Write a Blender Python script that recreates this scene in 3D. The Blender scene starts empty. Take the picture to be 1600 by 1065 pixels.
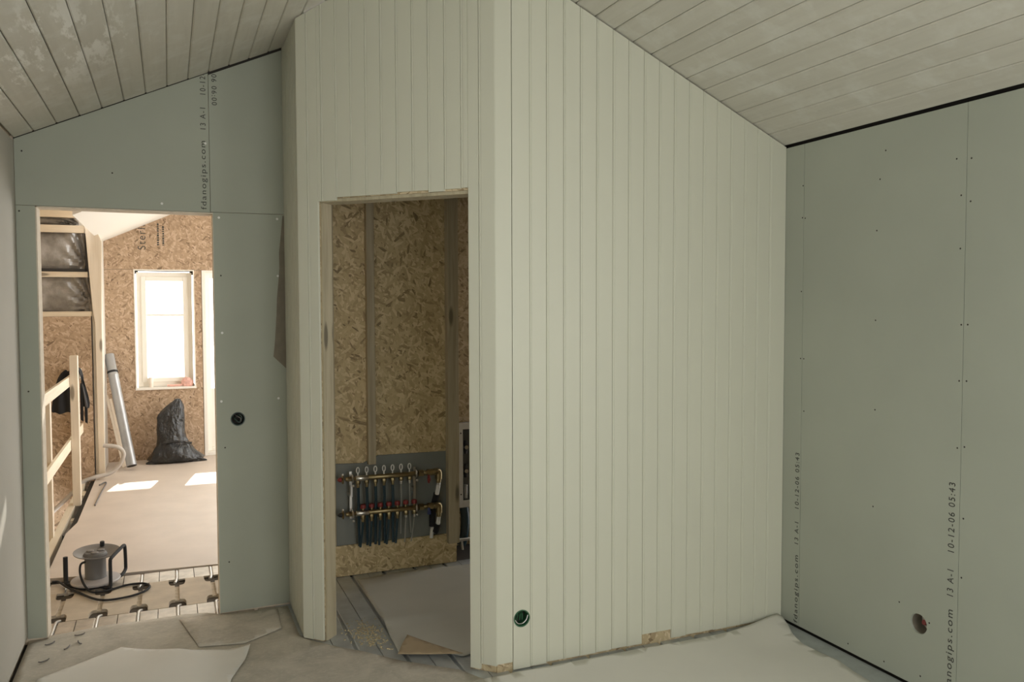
import bpy, bmesh, math, random
from mathutils import Vector, Matrix
from mathutils.geometry import delaunay_2d_cdt, tessellate_polygon
random.seed(7)
SC = bpy.context.scene
COL = SC.collection

# ---------------------------------------------------------------- camera
cam_d = bpy.data.cameras.new('camera')
cam_d.sensor_width = 36.0
cam_d.lens = 1270.47 / 1600 * 36
cam_d.clip_start = .05
cam = bpy.data.objects.new('camera', cam_d)
COL.objects.link(cam)
YAW, PITCH, ROLL = .399129655, -.0434725952, -.00290376982
f_ = Vector((math.sin(YAW) * math.cos(PITCH), math.cos(YAW) * math.cos(PITCH), math.sin(PITCH)))
r_ = Vector((math.cos(YAW), -math.sin(YAW), 0))
u_ = r_.cross(f_)
c_, s_ = math.cos(ROLL), math.sin(ROLL)
r2, u2 = c_ * r_ + s_ * u_, -s_ * r_ + c_ * u_
cam.matrix_world = Matrix(((r2.x, u2.x, -f_.x, 0), (r2.y, u2.y, -f_.y, 0), (r2.z, u2.z, -f_.z, 1.6), (0, 0, 0, 1)))
SC.camera = cam

# ---------------------------------------------------------------- world, sun, window portals, exposure
WORLD_STRENGTH = 5.6
SUN_STRENGTH = 10.0
w = bpy.data.worlds.new('overcast_sky')
SC.world = w
w.use_nodes = True
bg = w.node_tree.nodes['Background']
bg.inputs[0].default_value = (1.0, .985, .945, 1)
bg.inputs[1].default_value = WORLD_STRENGTH
sun_d = bpy.data.lights.new('sun', 'SUN')
sun_d.energy = SUN_STRENGTH
sun_d.angle = .009
sun_d.color = (1, .95, .86)
sun = bpy.data.objects.new('sun', sun_d)
COL.objects.link(sun)
sun.rotation_euler = Vector((-.2, -1.0, -.70)).to_track_quat('-Z', 'Y').to_euler()

def portal(name, loc, sx, sy, direction):
    d = bpy.data.lights.new(name, 'AREA')
    d.shape = 'RECTANGLE'
    d.size, d.size_y = sx, sy
    d.cycles.is_portal = True
    o = bpy.data.objects.new(name, d)
    COL.objects.link(o)
    o.location = loc
    o.rotation_euler = Vector(direction).to_track_quat('-Z', 'Z').to_euler()
portal('portal_rear', (1.3, -1.66, 1.15), 1.8, 2.1, (0, 1, 0))
portal('portal_left', (-.76, 1.1, 1.50), 1.4, 1.2, (1, 0, 0))
portal('portal_right', (2.99, .0, 1.50), 1.8, 1.3, (-1, 0, 0))
portal('portal_hall_side', (2.26, 7.2, 1.3), 3.2, 2.0, (-1, 0, 0))
portal('portal_hall_window', (-.04, 9.50, 1.37), .6, 1.25, (0, -1, 0))
portal('portal_hall_door', (.8, 9.50, 1.0), 1.0, 2.0, (0, -1, 0))

SC.view_settings.view_transform = 'Standard'
SC.view_settings.look = 'None'
SC.view_settings.exposure = 0.0
SC.view_settings.gamma = 1.0
SC.view_settings.use_curve_mapping = False
SC.cycles.max_bounces = 14
SC.cycles.diffuse_bounces = 10
SC.cycles.transparent_max_bounces = 12

# ---------------------------------------------------------------- materials
def new_mat(name):
    m = bpy.data.materials.new(name)
    m.use_nodes = True
    nt = m.node_tree
    return m, nt, nt.nodes['Principled BSDF']

def lk(nt, a, b): nt.links.new(a, b)

def node(nt, t, **kw):
    n = nt.nodes.new(t)
    for k, v in kw.items(): setattr(n, k, v)
    return n

def ramp(nt, fac, stops):
    r = node(nt, 'ShaderNodeValToRGB')
    e = r.color_ramp.elements
    e[0].position, e[0].color = stops[0][0], (*stops[0][1], 1)
    e[1].position, e[1].color = stops[-1][0], (*stops[-1][1], 1)
    for p, c in stops[1:-1]:
        x = e.new(p); x.color = (*c, 1)
    lk(nt, fac, r.inputs[0])
    return r.outputs[0]

def coords(nt, scale=(1, 1, 1), rot=(0, 0, 0)):
    tc = node(nt, 'ShaderNodeTexCoord')
    mp = node(nt, 'ShaderNodeMapping')
    mp.inputs['Scale'].default_value = scale
    mp.inputs['Rotation'].default_value = rot
    lk(nt, tc.outputs['Object'], mp.inputs[0])
    return mp.outputs[0]

def mixc(nt, fac, a, b, mode='MIX'):
    m = node(nt, 'ShaderNodeMix', data_type='RGBA', blend_type=mode)
    for s, v in ((m.inputs[0], fac), (m.inputs[6], a), (m.inputs[7], b)):
        if isinstance(v, (int, float)): s.default_value = v
        elif isinstance(v, tuple): s.default_value = (*v, 1)
        else: lk(nt, v, s)
    return m.outputs[2]

def noise(nt, vec, scale, detail=3, rough=.55, dist=0):
    n = node(nt, 'ShaderNodeTexNoise')
    n.inputs['Scale'].default_value = scale
    n.inputs['Detail'].default_value = detail
    n.inputs['Roughness'].default_value = rough
    n.inputs['Distortion'].default_value = dist
    lk(nt, vec, n.inputs['Vector'])
    return n.outputs[0]

def bump(nt, b, h, strength=.2, dist=.002):
    n = node(nt, 'ShaderNodeBump')
    n.inputs['Strength'].default_value = strength
    n.inputs['Distance'].default_value = dist
    lk(nt, h, n.inputs['Height'])
    lk(nt, n.outputs[0], b.inputs['Normal'])

def plain(name, col, rough=.6, metal=0., var=.0, scale=6., bmp=0., bscale=60., spec=None):
    m, nt, b = new_mat(name)
    b.inputs['Roughness'].default_value = rough
    b.inputs['Metallic'].default_value = metal
    if spec is not None: b.inputs['Specular IOR Level'].default_value = spec
    v = coords(nt)
    if var:
        n = noise(nt, v, scale, 4)
        lo = tuple(c * (1 - var) for c in col); hi = tuple(min(1, c * (1 + var)) for c in col)
        lk(nt, ramp(nt, n, [(.3, lo), (.7, hi)]), b.inputs['Base Color'])
    else:
        b.inputs['Base Color'].default_value = (*col, 1)
    if bmp: bump(nt, b, noise(nt, v, bscale, 3), bmp)
    return m

def wood(name, cols, axis='z', rough=.65, knots=True, grain=1.0, blotch=None, rand=.12, stain=None):
    """sawn timber; grain runs along the given axis"""
    m, nt, b = new_mat(name)
    sc = {'x': (1.2, 22, 22), 'y': (22, 1.2, 22), 'z': (22, 22, 1.2)}[axis]
    v = coords(nt, sc)
    oi = node(nt, 'ShaderNodeObjectInfo')
    off = node(nt, 'ShaderNodeVectorMath', operation='SCALE')
    add = node(nt, 'ShaderNodeVectorMath', operation='ADD')
    comb = node(nt, 'ShaderNodeCombineXYZ')
    for i in range(3): lk(nt, oi.outputs['Random'], comb.inputs[i])
    off.inputs['Scale'].default_value = 53.
    lk(nt, comb.outputs[0], off.inputs[0])
    lk(nt, v, add.inputs[0]); lk(nt, off.outputs[0], add.inputs[1])
    n1 = noise(nt, add.outputs[0], 1.6 * grain, 5, .62, .4)
    c = ramp(nt, n1, [(.28, cols[0]), (.5, cols[1]), (.74, cols[2])])
    if knots:
        k = {'x': (4, 16, 16), 'y': (16, 4, 16), 'z': (16, 16, 4)}[axis]
        v2 = coords(nt, k)
        a2 = node(nt, 'ShaderNodeVectorMath', operation='ADD')
        lk(nt, v2, a2.inputs[0]); lk(nt, off.outputs[0], a2.inputs[1])
        vo = node(nt, 'ShaderNodeTexVoronoi'); vo.inputs['Scale'].default_value = .55
        lk(nt, a2.outputs[0], vo.inputs['Vector'])
        kf = ramp(nt, vo.outputs['Distance'], [(.10, (1, 1, 1)), (.17, (0, 0, 0))])
        c = mixc(nt, kf, c, tuple(x * .45 for x in cols[0]))
    if blotch:
        bl = noise(nt, coords(nt), blotch[1], 4, .65)
        c = mixc(nt, ramp(nt, bl, [(.5, (0, 0, 0)), (.68, (1, 1, 1))]), c, blotch[0])
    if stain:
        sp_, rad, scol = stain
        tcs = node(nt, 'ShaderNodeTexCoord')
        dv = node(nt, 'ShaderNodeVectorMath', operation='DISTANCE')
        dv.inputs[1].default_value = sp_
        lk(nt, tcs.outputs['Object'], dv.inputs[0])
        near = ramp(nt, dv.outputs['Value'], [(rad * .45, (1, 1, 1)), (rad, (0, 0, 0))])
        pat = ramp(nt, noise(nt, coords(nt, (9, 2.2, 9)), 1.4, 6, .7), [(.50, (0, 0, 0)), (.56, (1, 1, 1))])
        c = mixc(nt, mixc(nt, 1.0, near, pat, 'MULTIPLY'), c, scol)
    # each piece a little different
    hs = node(nt, 'ShaderNodeHueSaturation')
    ma = node(nt, 'ShaderNodeMapRange')
    ma.inputs[3].default_value = 1 - rand; ma.inputs[4].default_value = 1 + rand
    lk(nt, oi.outputs['Random'], ma.inputs[0]); lk(nt, ma.outputs[0], hs.inputs['Value'])
    lk(nt, c, hs.inputs['Color'])
    lk(nt, hs.outputs[0], b.inputs['Base Color'])
    b.inputs['Roughness'].default_value = rough
    bump(nt, b, n1, .15, .001)
    return m

def osb(name, axis, tint=(1, 1, 1)):
    """oriented strand board; axis = normal of the board"""
    m, nt, b = new_mat(name)
    tc = node(nt, 'ShaderNodeTexCoord')
    sp = node(nt, 'ShaderNodeSeparateXYZ'); lk(nt, tc.outputs['Object'], sp.inputs[0])
    cb = node(nt, 'ShaderNodeCombineXYZ')
    a, c = {'x': (1, 2), 'y': (0, 2), 'z': (0, 1)}[axis]
    lk(nt, sp.outputs[a], cb.inputs[0]); lk(nt, sp.outputs[c], cb.inputs[1])
    wn = node(nt, 'ShaderNodeTexNoise'); wn.inputs['Scale'].default_value = 6
    lk(nt, cb.outputs[0], wn.inputs['Vector'])
    ws = node(nt, 'ShaderNodeVectorMath', operation='MULTIPLY_ADD')
    ws.inputs[1].default_value = (.03, .03, 0)
    lk(nt, wn.outputs['Color'], ws.inputs[0]); lk(nt, cb.outputs[0], ws.inputs[2])
    prev = None
    for i, (ang, sx, sy) in enumerate(((.35, 66, 17), (1.25, 72, 19), (2.2, 62, 16), (2.9, 80, 24), (.9, 95, 34))):
        mp = node(nt, 'ShaderNodeMapping', vector_type='TEXTURE')
        mp.inputs['Rotation'].default_value = (0, 0, ang)
        mp.inputs['Location'].default_value = (i * 3.7, i * 1.3, 0)
        mp.inputs['Scale'].default_value = (1 / sx, 1 / sy, 1)
        lk(nt, ws.outputs[0], mp.inputs[0])
        vo = node(nt, 'ShaderNodeTexVoronoi', voronoi_dimensions='2D')
        vo.inputs['Scale'].default_value = 1.0
        lk(nt, mp.outputs[0], vo.inputs['Vector'])
        fb = node(nt, 'ShaderNodeTexNoise', noise_dimensions='2D')
        fb.inputs['Scale'].default_value = 3.0; fb.inputs['Detail'].default_value = 3
        sc = node(nt, 'ShaderNodeMapping'); sc.inputs['Scale'].default_value = (2.2, .35, 1)
        lk(nt, mp.outputs[0], sc.inputs[0]); lk(nt, sc.outputs[0], fb.inputs['Vector'])
        s2 = node(nt, 'ShaderNodeSeparateColor'); lk(nt, vo.outputs['Color'], s2.inputs[0])
        mx = node(nt, 'ShaderNodeMath', operation='MULTIPLY_ADD')
        mx.inputs[1].default_value = .30; lk(nt, fb.outputs[0], mx.inputs[0]); lk(nt, s2.outputs[1], mx.inputs[2])
        if prev is None:
            prev = (s2.outputs[0], mx.outputs[0])
        else:
            gt = node(nt, 'ShaderNodeMath', operation='GREATER_THAN')
            lk(nt, s2.outputs[0], gt.inputs[0]); lk(nt, prev[0], gt.inputs[1])
            mh = node(nt, 'ShaderNodeMath', operation='MAXIMUM')
            lk(nt, s2.outputs[0], mh.inputs[0]); lk(nt, prev[0], mh.inputs[1])
            mv = node(nt, 'ShaderNodeMix', data_type='FLOAT')
            lk(nt, gt.outputs[0], mv.inputs[0]); lk(nt, prev[1], mv.inputs[2]); lk(nt, mx.outputs[0], mv.inputs[3])
            prev = (mh.outputs[0], mv.outputs[0])
    t = lambda r, g, bl: (r * tint[0], g * tint[1], bl * tint[2])
    c = ramp(nt, prev[1], [(.13, t(.16, .115, .062)), (.22, t(.33, .25, .145)), (.5, t(.43, .34, .205)), (.85, t(.48, .385, .235)), (1.2, t(.58, .48, .32))])
    lk(nt, c, b.inputs['Base Color'])
    b.inputs['Roughness'].default_value = .6
    bump(nt, b, prev[1], .35, .002)
    return m

GYPSUM = plain('gypsum_paper', (.365, .385, .325), .85, var=.05, scale=1.6, bmp=.08, bscale=220)
GYPSUM_LEFT = plain('gypsum_paper_pale', (.43, .41, .36), .8, var=.04, scale=1.4, bmp=.05, bscale=200)
GYPSUM_CUT = plain('gypsum_core', (.62, .55, .45), .9, var=.1, scale=30)
PAPER_CORE = plain('torn_paper_core', (.20, .175, .135), .9, var=.1, scale=25)
BOARD_WHITE = plain('white_painted_board', (.55, .55, .458), .45, var=.012, scale=2.0)
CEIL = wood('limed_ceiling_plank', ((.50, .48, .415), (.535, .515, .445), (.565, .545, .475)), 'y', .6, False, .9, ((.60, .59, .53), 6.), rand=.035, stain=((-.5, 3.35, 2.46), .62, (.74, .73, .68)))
PINE = wood('pine_timber', ((.63, .53, .41), (.70, .605, .485), (.74, .65, .535)), 'z', rand=.05)
PINE_Y = wood('pine_timber_lengthwise', ((.62, .53, .40), (.71, .62, .48), (.75, .67, .53)), 'y', knots=False)
PINE_X = wood('pine_timber_crosswise', ((.56, .46, .33), (.66, .55, .41), (.71, .61, .47)), 'x')
PINE_GREY = wood('weathered_pine', ((.30, .26, .17), (.40, .35, .24), (.46, .41, .29)), 'z', rand=.05)
OSB_Y = osb('strand_board_y', 'y')
OSB_X = osb('strand_board_x', 'x')
OSB_HALL = osb('strand_board_hall', 'y', (.92, .82, .88))
OSB_CLOSET = osb('strand_board_closet', 'y', (1.12, 1.13, 1.02))
CHIP = plain('chipboard_floor', (.50, .425, .33), .7, var=.10, scale=9, bmp=.1, bscale=90)
SHEET_FLOOR = plain('floor_sheet_board', (.585, .505, .44), .48, var=.06, scale=3.5)
def worn_board(name, col):
    m, nt, b = new_mat(name)
    v = coords(nt)
    lo = tuple(c * .80 for c in col); hi = tuple(c * 1.18 for c in col)
    c = ramp(nt, noise(nt, v, 5, 5, .65, .6), [(.3, lo), (.7, hi)])
    fine = ramp(nt, noise(nt, coords(nt, (26, 60, 1), (0, 0, .5)), 1.3, 5, .7, 1.2), [(.50, (0, 0, 0)), (.72, (.55, .55, .55))])
    c = mixc(nt, fine, c, tuple(min(1, x * 1.45) for x in col))
    dark = ramp(nt, noise(nt, v, 17, 6, .75), [(.60, (0, 0, 0)), (.75, (.5, .5, .5))])
    c = mixc(nt, dark, c, tuple(x * .62 for x in col))
    lk(nt, c, b.inputs['Base Color']); b.inputs['Roughness'].default_value = .85
    bump(nt, b, noise(nt, v, 40, 4), .18)
    return m
CARDBOARD = worn_board('grey_cardboard', (.455, .425, .365))
PAPER = plain('white_covering_paper', (.68, .665, .62), .5, var=.03, scale=3, bmp=.25, bscale=5)
PAPER_BROWN = plain('kraft_paper_underside', (.36, .28, .18), .8, var=.08, scale=8)
ALU = plain('aluminium_heat_plate', (.50, .53, .54), .42, .55, var=.12, scale=12, bmp=.12, bscale=25)
ALU_DUSTY = plain('dusty_heat_plate', (.52, .465, .395), .40, .4, var=.2, scale=14, bmp=.12, bscale=25)
DARK_GAP = plain('dark_gap', (.03, .026, .022), .9)
WHITE_PAINT = plain('white_window_paint', (.86, .83, .77), .35)
WHITE_PLASTIC = plain('white_plastic', (.72, .72, .70), .4)
WHITE_BOARD = plain('white_plasterboard', (.68, .64, .57), .8, var=.03, scale=3)
BLACK_PLASTIC = plain('black_plastic', (.018, .018, .020), .45)
BLACK_RUBBER = plain('black_foam_grip', (.016, .016, .017), .8)
INK = plain('printing_ink', (.045, .045, .042), .8)
BRASS = plain('brass', (.33, .265, .145), .36, 1., var=.1, scale=60)
STEEL = plain('steel', (.62, .61, .58), .28, 1.)
NICKEL = plain('nickel_sleeve', (.62, .60, .55), .30, 1.)
RED = plain('red_plastic_cap', (.22, .030, .028), .45)
BLUE = plain('blue_plastic', (.03, .05, .16), .45)
TUBE = plain('dark_blue_tube', (.020, .045, .060), .28)
TUBE_CLEAR = plain('translucent_tube', (.30, .30, .27), .3)
INSUL = plain('black_insulation_sleeve', (.015, .015, .016), .9, bmp=.3, bscale=120)
GREEN_BOX = plain('green_box_plastic', (.025, .10, .045), .45)
GREEN_DARK = plain('dark_green_box_plastic', (.030, .055, .045), .45)
CABLE_GREY = plain('grey_cable', (.14, .13, .125), .6)
REEL_GREY = plain('grey_reel_metal', (.20, .19, .185), .45, .3, var=.1, scale=20)
REEL_PALE = plain('pale_reel_disc', (.42, .39, .38), .5)
REEL_DRUM = plain('reel_drum', (.14, .135, .13), .55, var=.05)
DUCT = plain('galvanised_duct', (.36, .36, .365), .36, .5, var=.15, scale=5)
CONDUIT = plain('grey_conduit', (.44, .40, .36), .45, bmp=.3, bscale=300)
JACKET = plain('black_jacket_cloth', (.014, .014, .016), .9, bmp=.3, bscale=60)
JACKET_GREY = plain('grey_jacket_lining', (.10, .10, .11), .9)
WOOL = plain('mineral_wool', (.30, .25, .19), .95, var=.3, scale=20)
RED_CLOTH = plain('pale_red_cloth', (.74, .44, .38), .8, var=.2, scale=30)
CABINET_DARK = plain('cabinet_inner_grey', (.17, .18, .175), .55)
SAWDUST = plain('sawdust', (.45, .38, .24), .95, var=.2, scale=60)
PEX = plain('pale_heating_pipe', (.62, .60, .56), .22, .25)
BRICKDARK = plain('void_floor', (.08, .055, .04), .9)

# galvanised film over insulation: glossy creased foil
def foil():
    m, nt, b = new_mat('insulation_wrap')
    v = coords(nt, (3.5, 3.5, 3.5))
    n = noise(nt, v, 1.6, 6, .6, .15)
    lk(nt, ramp(nt, n, [(.3, (.13, .115, .10)), (.5, (.22, .20, .175)), (.7, (.34, .31, .28))]), b.inputs['Base Color'])
    b.inputs['Roughness'].default_value = .2
    b.inputs['Coat Weight'].default_value = .6
    bump(nt, b, n, .5, .02)
    return m
FOIL = foil()

def bag_mat():
    m, nt, b = new_mat('black_bin_liner')
    b.inputs['Base Color'].default_value = (.012, .012, .0125, 1)
    b.inputs['Roughness'].default_value = .19
    b.inputs['Coat Weight'].default_value = .3
    n = noise(nt, coords(nt, (1, 1, .55)), 11, 4, .55, 2.2)
    bump(nt, b, n, 1., .035)
    return m
BAG = bag_mat()

def glass_mat():
    m, nt, b = new_mat('window_glass')
    out = nt.nodes['Material Output']
    nt.nodes.remove(b)
    tr = node(nt, 'ShaderNodeBsdfTransparent'); tr.inputs[0].default_value = (.95, .97, .96, 1)
    gl = node(nt, 'ShaderNodeBsdfGlossy'); gl.inputs['Roughness'].default_value = .02
    mx = node(nt, 'ShaderNodeMixShader'); mx.inputs[0].default_value = .06
    lk(nt, tr.outputs[0], mx.inputs[1]); lk(nt, gl.outputs[0], mx.inputs[2]); lk(nt, mx.outputs[0], out.inputs[0])
    return m
GLASS = glass_mat()

# ---------------------------------------------------------------- mesh helpers
class MB:
    def __init__(s): s.bm = bmesh.new()
    def face(s, vs):
        try: return s.bm.faces.new(vs)
        except ValueError: return None
    def hexa(s, p):
        v = [s.bm.verts.new(q) for q in p]
        for f in ((0, 3, 2, 1), (4, 5, 6, 7), (0, 1, 5, 4), (1, 2, 6, 5), (2, 3, 7, 6), (3, 0, 4, 7)):
            s.face([v[i] for i in f])
        return s
    def box(s, a, b):
        (x0, y0, z0), (x1, y1, z1) = a, b
        return s.hexa([(x0, y0, z0), (x1, y0, z0), (x1, y1, z0), (x0, y1, z0), (x0, y0, z1), (x1, y0, z1), (x1, y1, z1), (x0, y1, z1)])
    def prism(s, poly, d, fn):
        """extrude 2-D polygon between d[0] and d[1]; fn(u, v, d) -> point"""
        a = [s.bm.verts.new(fn(u, v, d[0])) for u, v in poly]
        b = [s.bm.verts.new(fn(u, v, d[1])) for u, v in poly]
        n = len(poly)
        s.face(a[::-1]); s.face(b)
        for i in range(n): s.face([a[i], a[(i + 1) % n], b[(i + 1) % n], b[i]])
        return s
    def holed(s, outer, holes, d, fn):
        """flat board with holes"""
        loops = [outer] + holes
        flat = [p for l in loops for p in l]
        tri = tessellate_polygon([[Vector((u, v, 0)) for u, v in l] for l in loops])
        A = [s.bm.verts.new(fn(u, v, d[0])) for u, v in flat]
        B = [s.bm.verts.new(fn(u, v, d[1])) for u, v in flat]
        for t in tri:
            s.face([A[i] for i in t]); s.face([B[i] for i in t][::-1])
        k = 0
        for l in loops:
            n = len(l)
            for i in range(n):
                j = (i + 1) % n
                s.face([A[k + i], A[k + j], B[k + j], B[k + i]])
            k += n
        return s
    def tube(s, pts, r, seg=10, close=False, caps=True):
        pts = [Vector(p) for p in pts]
        n = len(pts)
        rings = []
        up = None
        for i, p in enumerate(pts):
            if close: t = pts[(i + 1) % n] - pts[i - 1]
            else: t = pts[min(i + 1, n - 1)] - pts[max(i - 1, 0)]
            t.normalize()
            if up is None:
                up = Vector((0, 0, 1)) if abs(t.z) < .9 else Vector((1, 0, 0))
            x = t.cross(up)
            if x.length < 1e-5: x = t.orthogonal()
            x.normalize()
            y = x.cross(t).normalized()
            up = y
            rr = r[i] if isinstance(r, (list, tuple)) else r
            rings.append([s.bm.verts.new(p + (x * math.cos(2 * math.pi * k / seg) + y * math.sin(2 * math.pi * k / seg)) * rr) for k in range(seg)])
        for i in range(n if close else n - 1):
            a, b = rings[i], rings[(i + 1) % n]
            for k in range(seg):
                s.face([a[k], a[(k + 1) % seg], b[(k + 1) % seg], b[k]])
        if caps and not close:
            s.face(rings[0][::-1]); s.face(rings[-1])
        return s
    def lathe(s, prof, c, axis=(0, 0, 1), seg=24, cap=True):
        """prof: list of (radius, height along axis)"""
        ax = Vector(axis).normalized()
        x = ax.orthogonal().normalized(); y = ax.cross(x)
        c = Vector(c)
        rings = [[s.bm.verts.new(c + ax * h + (x * math.cos(2 * math.pi * k / seg) + y * math.sin(2 * math.pi * k / seg)) * max(r, 1e-4)) for k in range(seg)] for r, h in prof]
        for a, b in zip(rings, rings[1:]):
            for k in range(seg): s.face([a[k], a[(k + 1) % seg], b[(k + 1) % seg], b[k]])
        if cap: s.face(rings[0][::-1]); s.face(rings[-1])
        return s
    def sphere(s, c, r, sc=(1, 1, 1), u=14, v=9):
        m = Matrix.Translation(c) @ Matrix.Diagonal((r * sc[0], r * sc[1], r * sc[2], 1))
        bmesh.ops.create_uvsphere(s.bm, u_segments=u, v_segments=v, radius=1, matrix=m)
        return s

def smooth_curve(pts, n=8):
    """Catmull-Rom through the points"""
    P = [Vector(p) for p in pts]
    P = [P[0] * 2 - P[1]] + P + [P[-1] * 2 - P[-2]]
    out = []
    for i in range(1, len(P) - 2):
        for k in range(n):
            t = k / n
            a, b, c, d = P[i - 1], P[i], P[i + 1], P[i + 2]
            out.append(.5 * ((2 * b) + (c - a) * t + (2 * a - 5 * b + 4 * c - d) * t * t + (3 * b - a - 3 * c + d) * t ** 3))
    out.append(P[-2])
    return out

def wloc(o):
    v = Vector((0, 0, 0))
    while o: v = v + o.location; o = o.parent
    return v

def make(name, mb, mat, parent=None, smooth=False, bevel=0, kind=None, label=None, mats=None):
    bm = mb.bm
    bmesh.ops.recalc_face_normals(bm, faces=bm.faces)
    if parent is not None:
        bmesh.ops.translate(bm, vec=-wloc(parent), verts=bm.verts)
    me = bpy.data.meshes.new(name)
    bm.to_mesh(me); bm.free()
    for m in (mats or [mat]): me.materials.append(m)
    if smooth:
        for p in me.polygons: p.use_smooth = True
        me.set_sharp_from_angle(angle=math.radians(40))
    o = bpy.data.objects.new(name, me)
    COL.objects.link(o)
    if parent is not None: o.parent = parent
    if bevel:
        b = o.modifiers.new('bevel', 'BEVEL'); b.width = bevel; b.segments = 2; b.limit_method = 'ANGLE'
    if kind: o['kind'] = kind
    if label: o['label'] = label
    return o

def thing(name, label, cat, loc, group=None):
    o = bpy.data.objects.new(name, None)
    COL.objects.link(o)
    o.location = loc
    o.empty_display_size = .05
    o['label'] = label; o['category'] = cat
    if group: o['group'] = group
    return o

def tag(o, label, cat, group=None):
    o['label'] = label; o['category'] = cat
    if group: o['group'] = group
    return o

def struct(name, mb, mat, **k):
    return make(name, mb, mat, kind='structure', **k)

def part_copy(src, parent, delta):
    o = src.copy(); COL.objects.link(o); o.parent = parent; o.location = Vector(src.location) + Vector(delta)
    return o

def lettering(text, origin, xdir, ydir, length, height, parent, mat=INK):
    cu = bpy.data.curves.new('printed_lettering', 'FONT')
    cu.body = text; cu.size = 1.0; cu.extrude = 0.0004
    cu.space_character = 1.25
    cu.materials.append(mat)
    o = bpy.data.objects.new('printed_lettering', cu)
    COL.objects.link(o)
    bpy.context.view_layer.update()
    L = max(o.dimensions.x, .01)
    x, y = Vector(xdir), Vector(ydir)
    z = x.cross(y)
    R = Matrix((x, y, z)).transposed().to_4x4()
    o.parent = parent
    o.matrix_local = Matrix.Translation(Vector(origin) - wloc(parent)) @ R @ Matrix.Diagonal((length / L, height / .70, 1, 1))
    return o

def circle(cx, cy, r, n=28): return [(cx + r * math.cos(2 * math.pi * k / n), cy + r * math.sin(2 * math.pi * k / n)) for k in range(n)]
FY = lambda u, v, d: (u, d, v)      # board facing along Y
FX = lambda u, v, d: (d, u, v)      # board facing along X
FZ = lambda u, v, d: (u, v, d)      # lying flat

# ---------------------------------------------------------------- main dimensions
XL, XR, XRIDGE = -.653, 2.855, 1.095
YB, YC, YREAR = 4.43, 3.225, -1.6
EAVE, SLOPE = 2.388, .4575
def ceil(x): return EAVE + SLOPE * ((x - XL) if x < XRIDGE else (2 * XRIDGE - XL - x))
FAR = 9.25

# ---------------------------------------------------------------- ceiling: every plank is a piece of it
cb = MB()
for sgn in (1, -1):
    def pt(x): return (x, ceil(x))
    xs = (XL - .1, XRIDGE) if sgn == 1 else (XRIDGE, 2.95)
    a, b = xs
    cb.prism([(a, ceil(a) + .03), (b, ceil(b) + .03), (b, ceil(b) + .10), (a, ceil(a) + .10)], (YREAR - .1, YB + .1), lambda u, v, d: (u, d, v))
ceiling = struct('ceiling', cb, DARK_GAP)
sl = math.hypot(1, SLOPE)
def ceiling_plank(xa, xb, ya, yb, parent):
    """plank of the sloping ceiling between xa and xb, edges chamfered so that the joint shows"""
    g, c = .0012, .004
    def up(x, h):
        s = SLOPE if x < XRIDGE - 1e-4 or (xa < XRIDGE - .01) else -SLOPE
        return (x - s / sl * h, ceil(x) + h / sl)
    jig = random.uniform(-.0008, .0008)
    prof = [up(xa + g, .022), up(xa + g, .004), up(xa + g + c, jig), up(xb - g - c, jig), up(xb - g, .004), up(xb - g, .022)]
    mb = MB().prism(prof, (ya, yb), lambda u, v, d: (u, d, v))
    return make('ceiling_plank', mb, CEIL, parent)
seams = [XL, -.570] + [-.570 + .0974 * k for k in range(1, 17)] + [XRIDGE]
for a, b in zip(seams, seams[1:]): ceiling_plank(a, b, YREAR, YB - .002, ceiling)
seams = [XRIDGE, 1.189] + [1.189 + .0968 * k for k in range(1, 17)] + [2.825]
seams = [s for s in seams if s < 2.80] + [2.842]
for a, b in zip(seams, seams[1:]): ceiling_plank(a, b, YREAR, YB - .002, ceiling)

# ---------------------------------------------------------------- floor of the room: aluminium heat plates with a pipe groove each
floor = struct('floor', MB().box((XL - .1, YREAR - .1, -.20), (2.95, 4.64, -.022)), DARK_GAP)
def heat_plate(x0, x1, y0, y1, parent, zt=-.001, mat=None):
    xm = (x0 + x1) / 2; r = .0085; e = .0018
    prof = [(x0 + e, zt - .012), (x0 + e, zt), (xm - r - .004, zt), (xm - r, zt - .003), (xm - r, zt - .014), (xm + r, zt - .014), (xm + r, zt - .003), (xm + r + .004, zt), (x1 - e, zt), (x1 - e, zt - .012), (xm + r + .003, zt - .012), (xm + r + .003, zt - .018), (xm - r - .003, zt - .018), (xm - r - .003, zt - .012)]
    return make('heat_plate', MB().prism(prof, (y0, y1), lambda u, v, d: (u, d, v)), mat or ALU, parent)
GX = [-.561 + .1915 * k for k in range(-1, 19)]
for i, g in enumerate(GX):
    x0, x1 = max(g - .0957, XL + .004), min(g + .0957, 2.85)
    if x1 - x0 < .12: continue
    heat_plate(x0, x1, YREAR + .05, 4.64 if x1 < .6 else 4.79, floor, mat=ALU_DUSTY if x1 < .5 else ALU)
make('edge_plate', MB().box((2.7885, YREAR + .05, -.012), (XR - .014, YC - .002, -.001)), ALU, floor)

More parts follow.
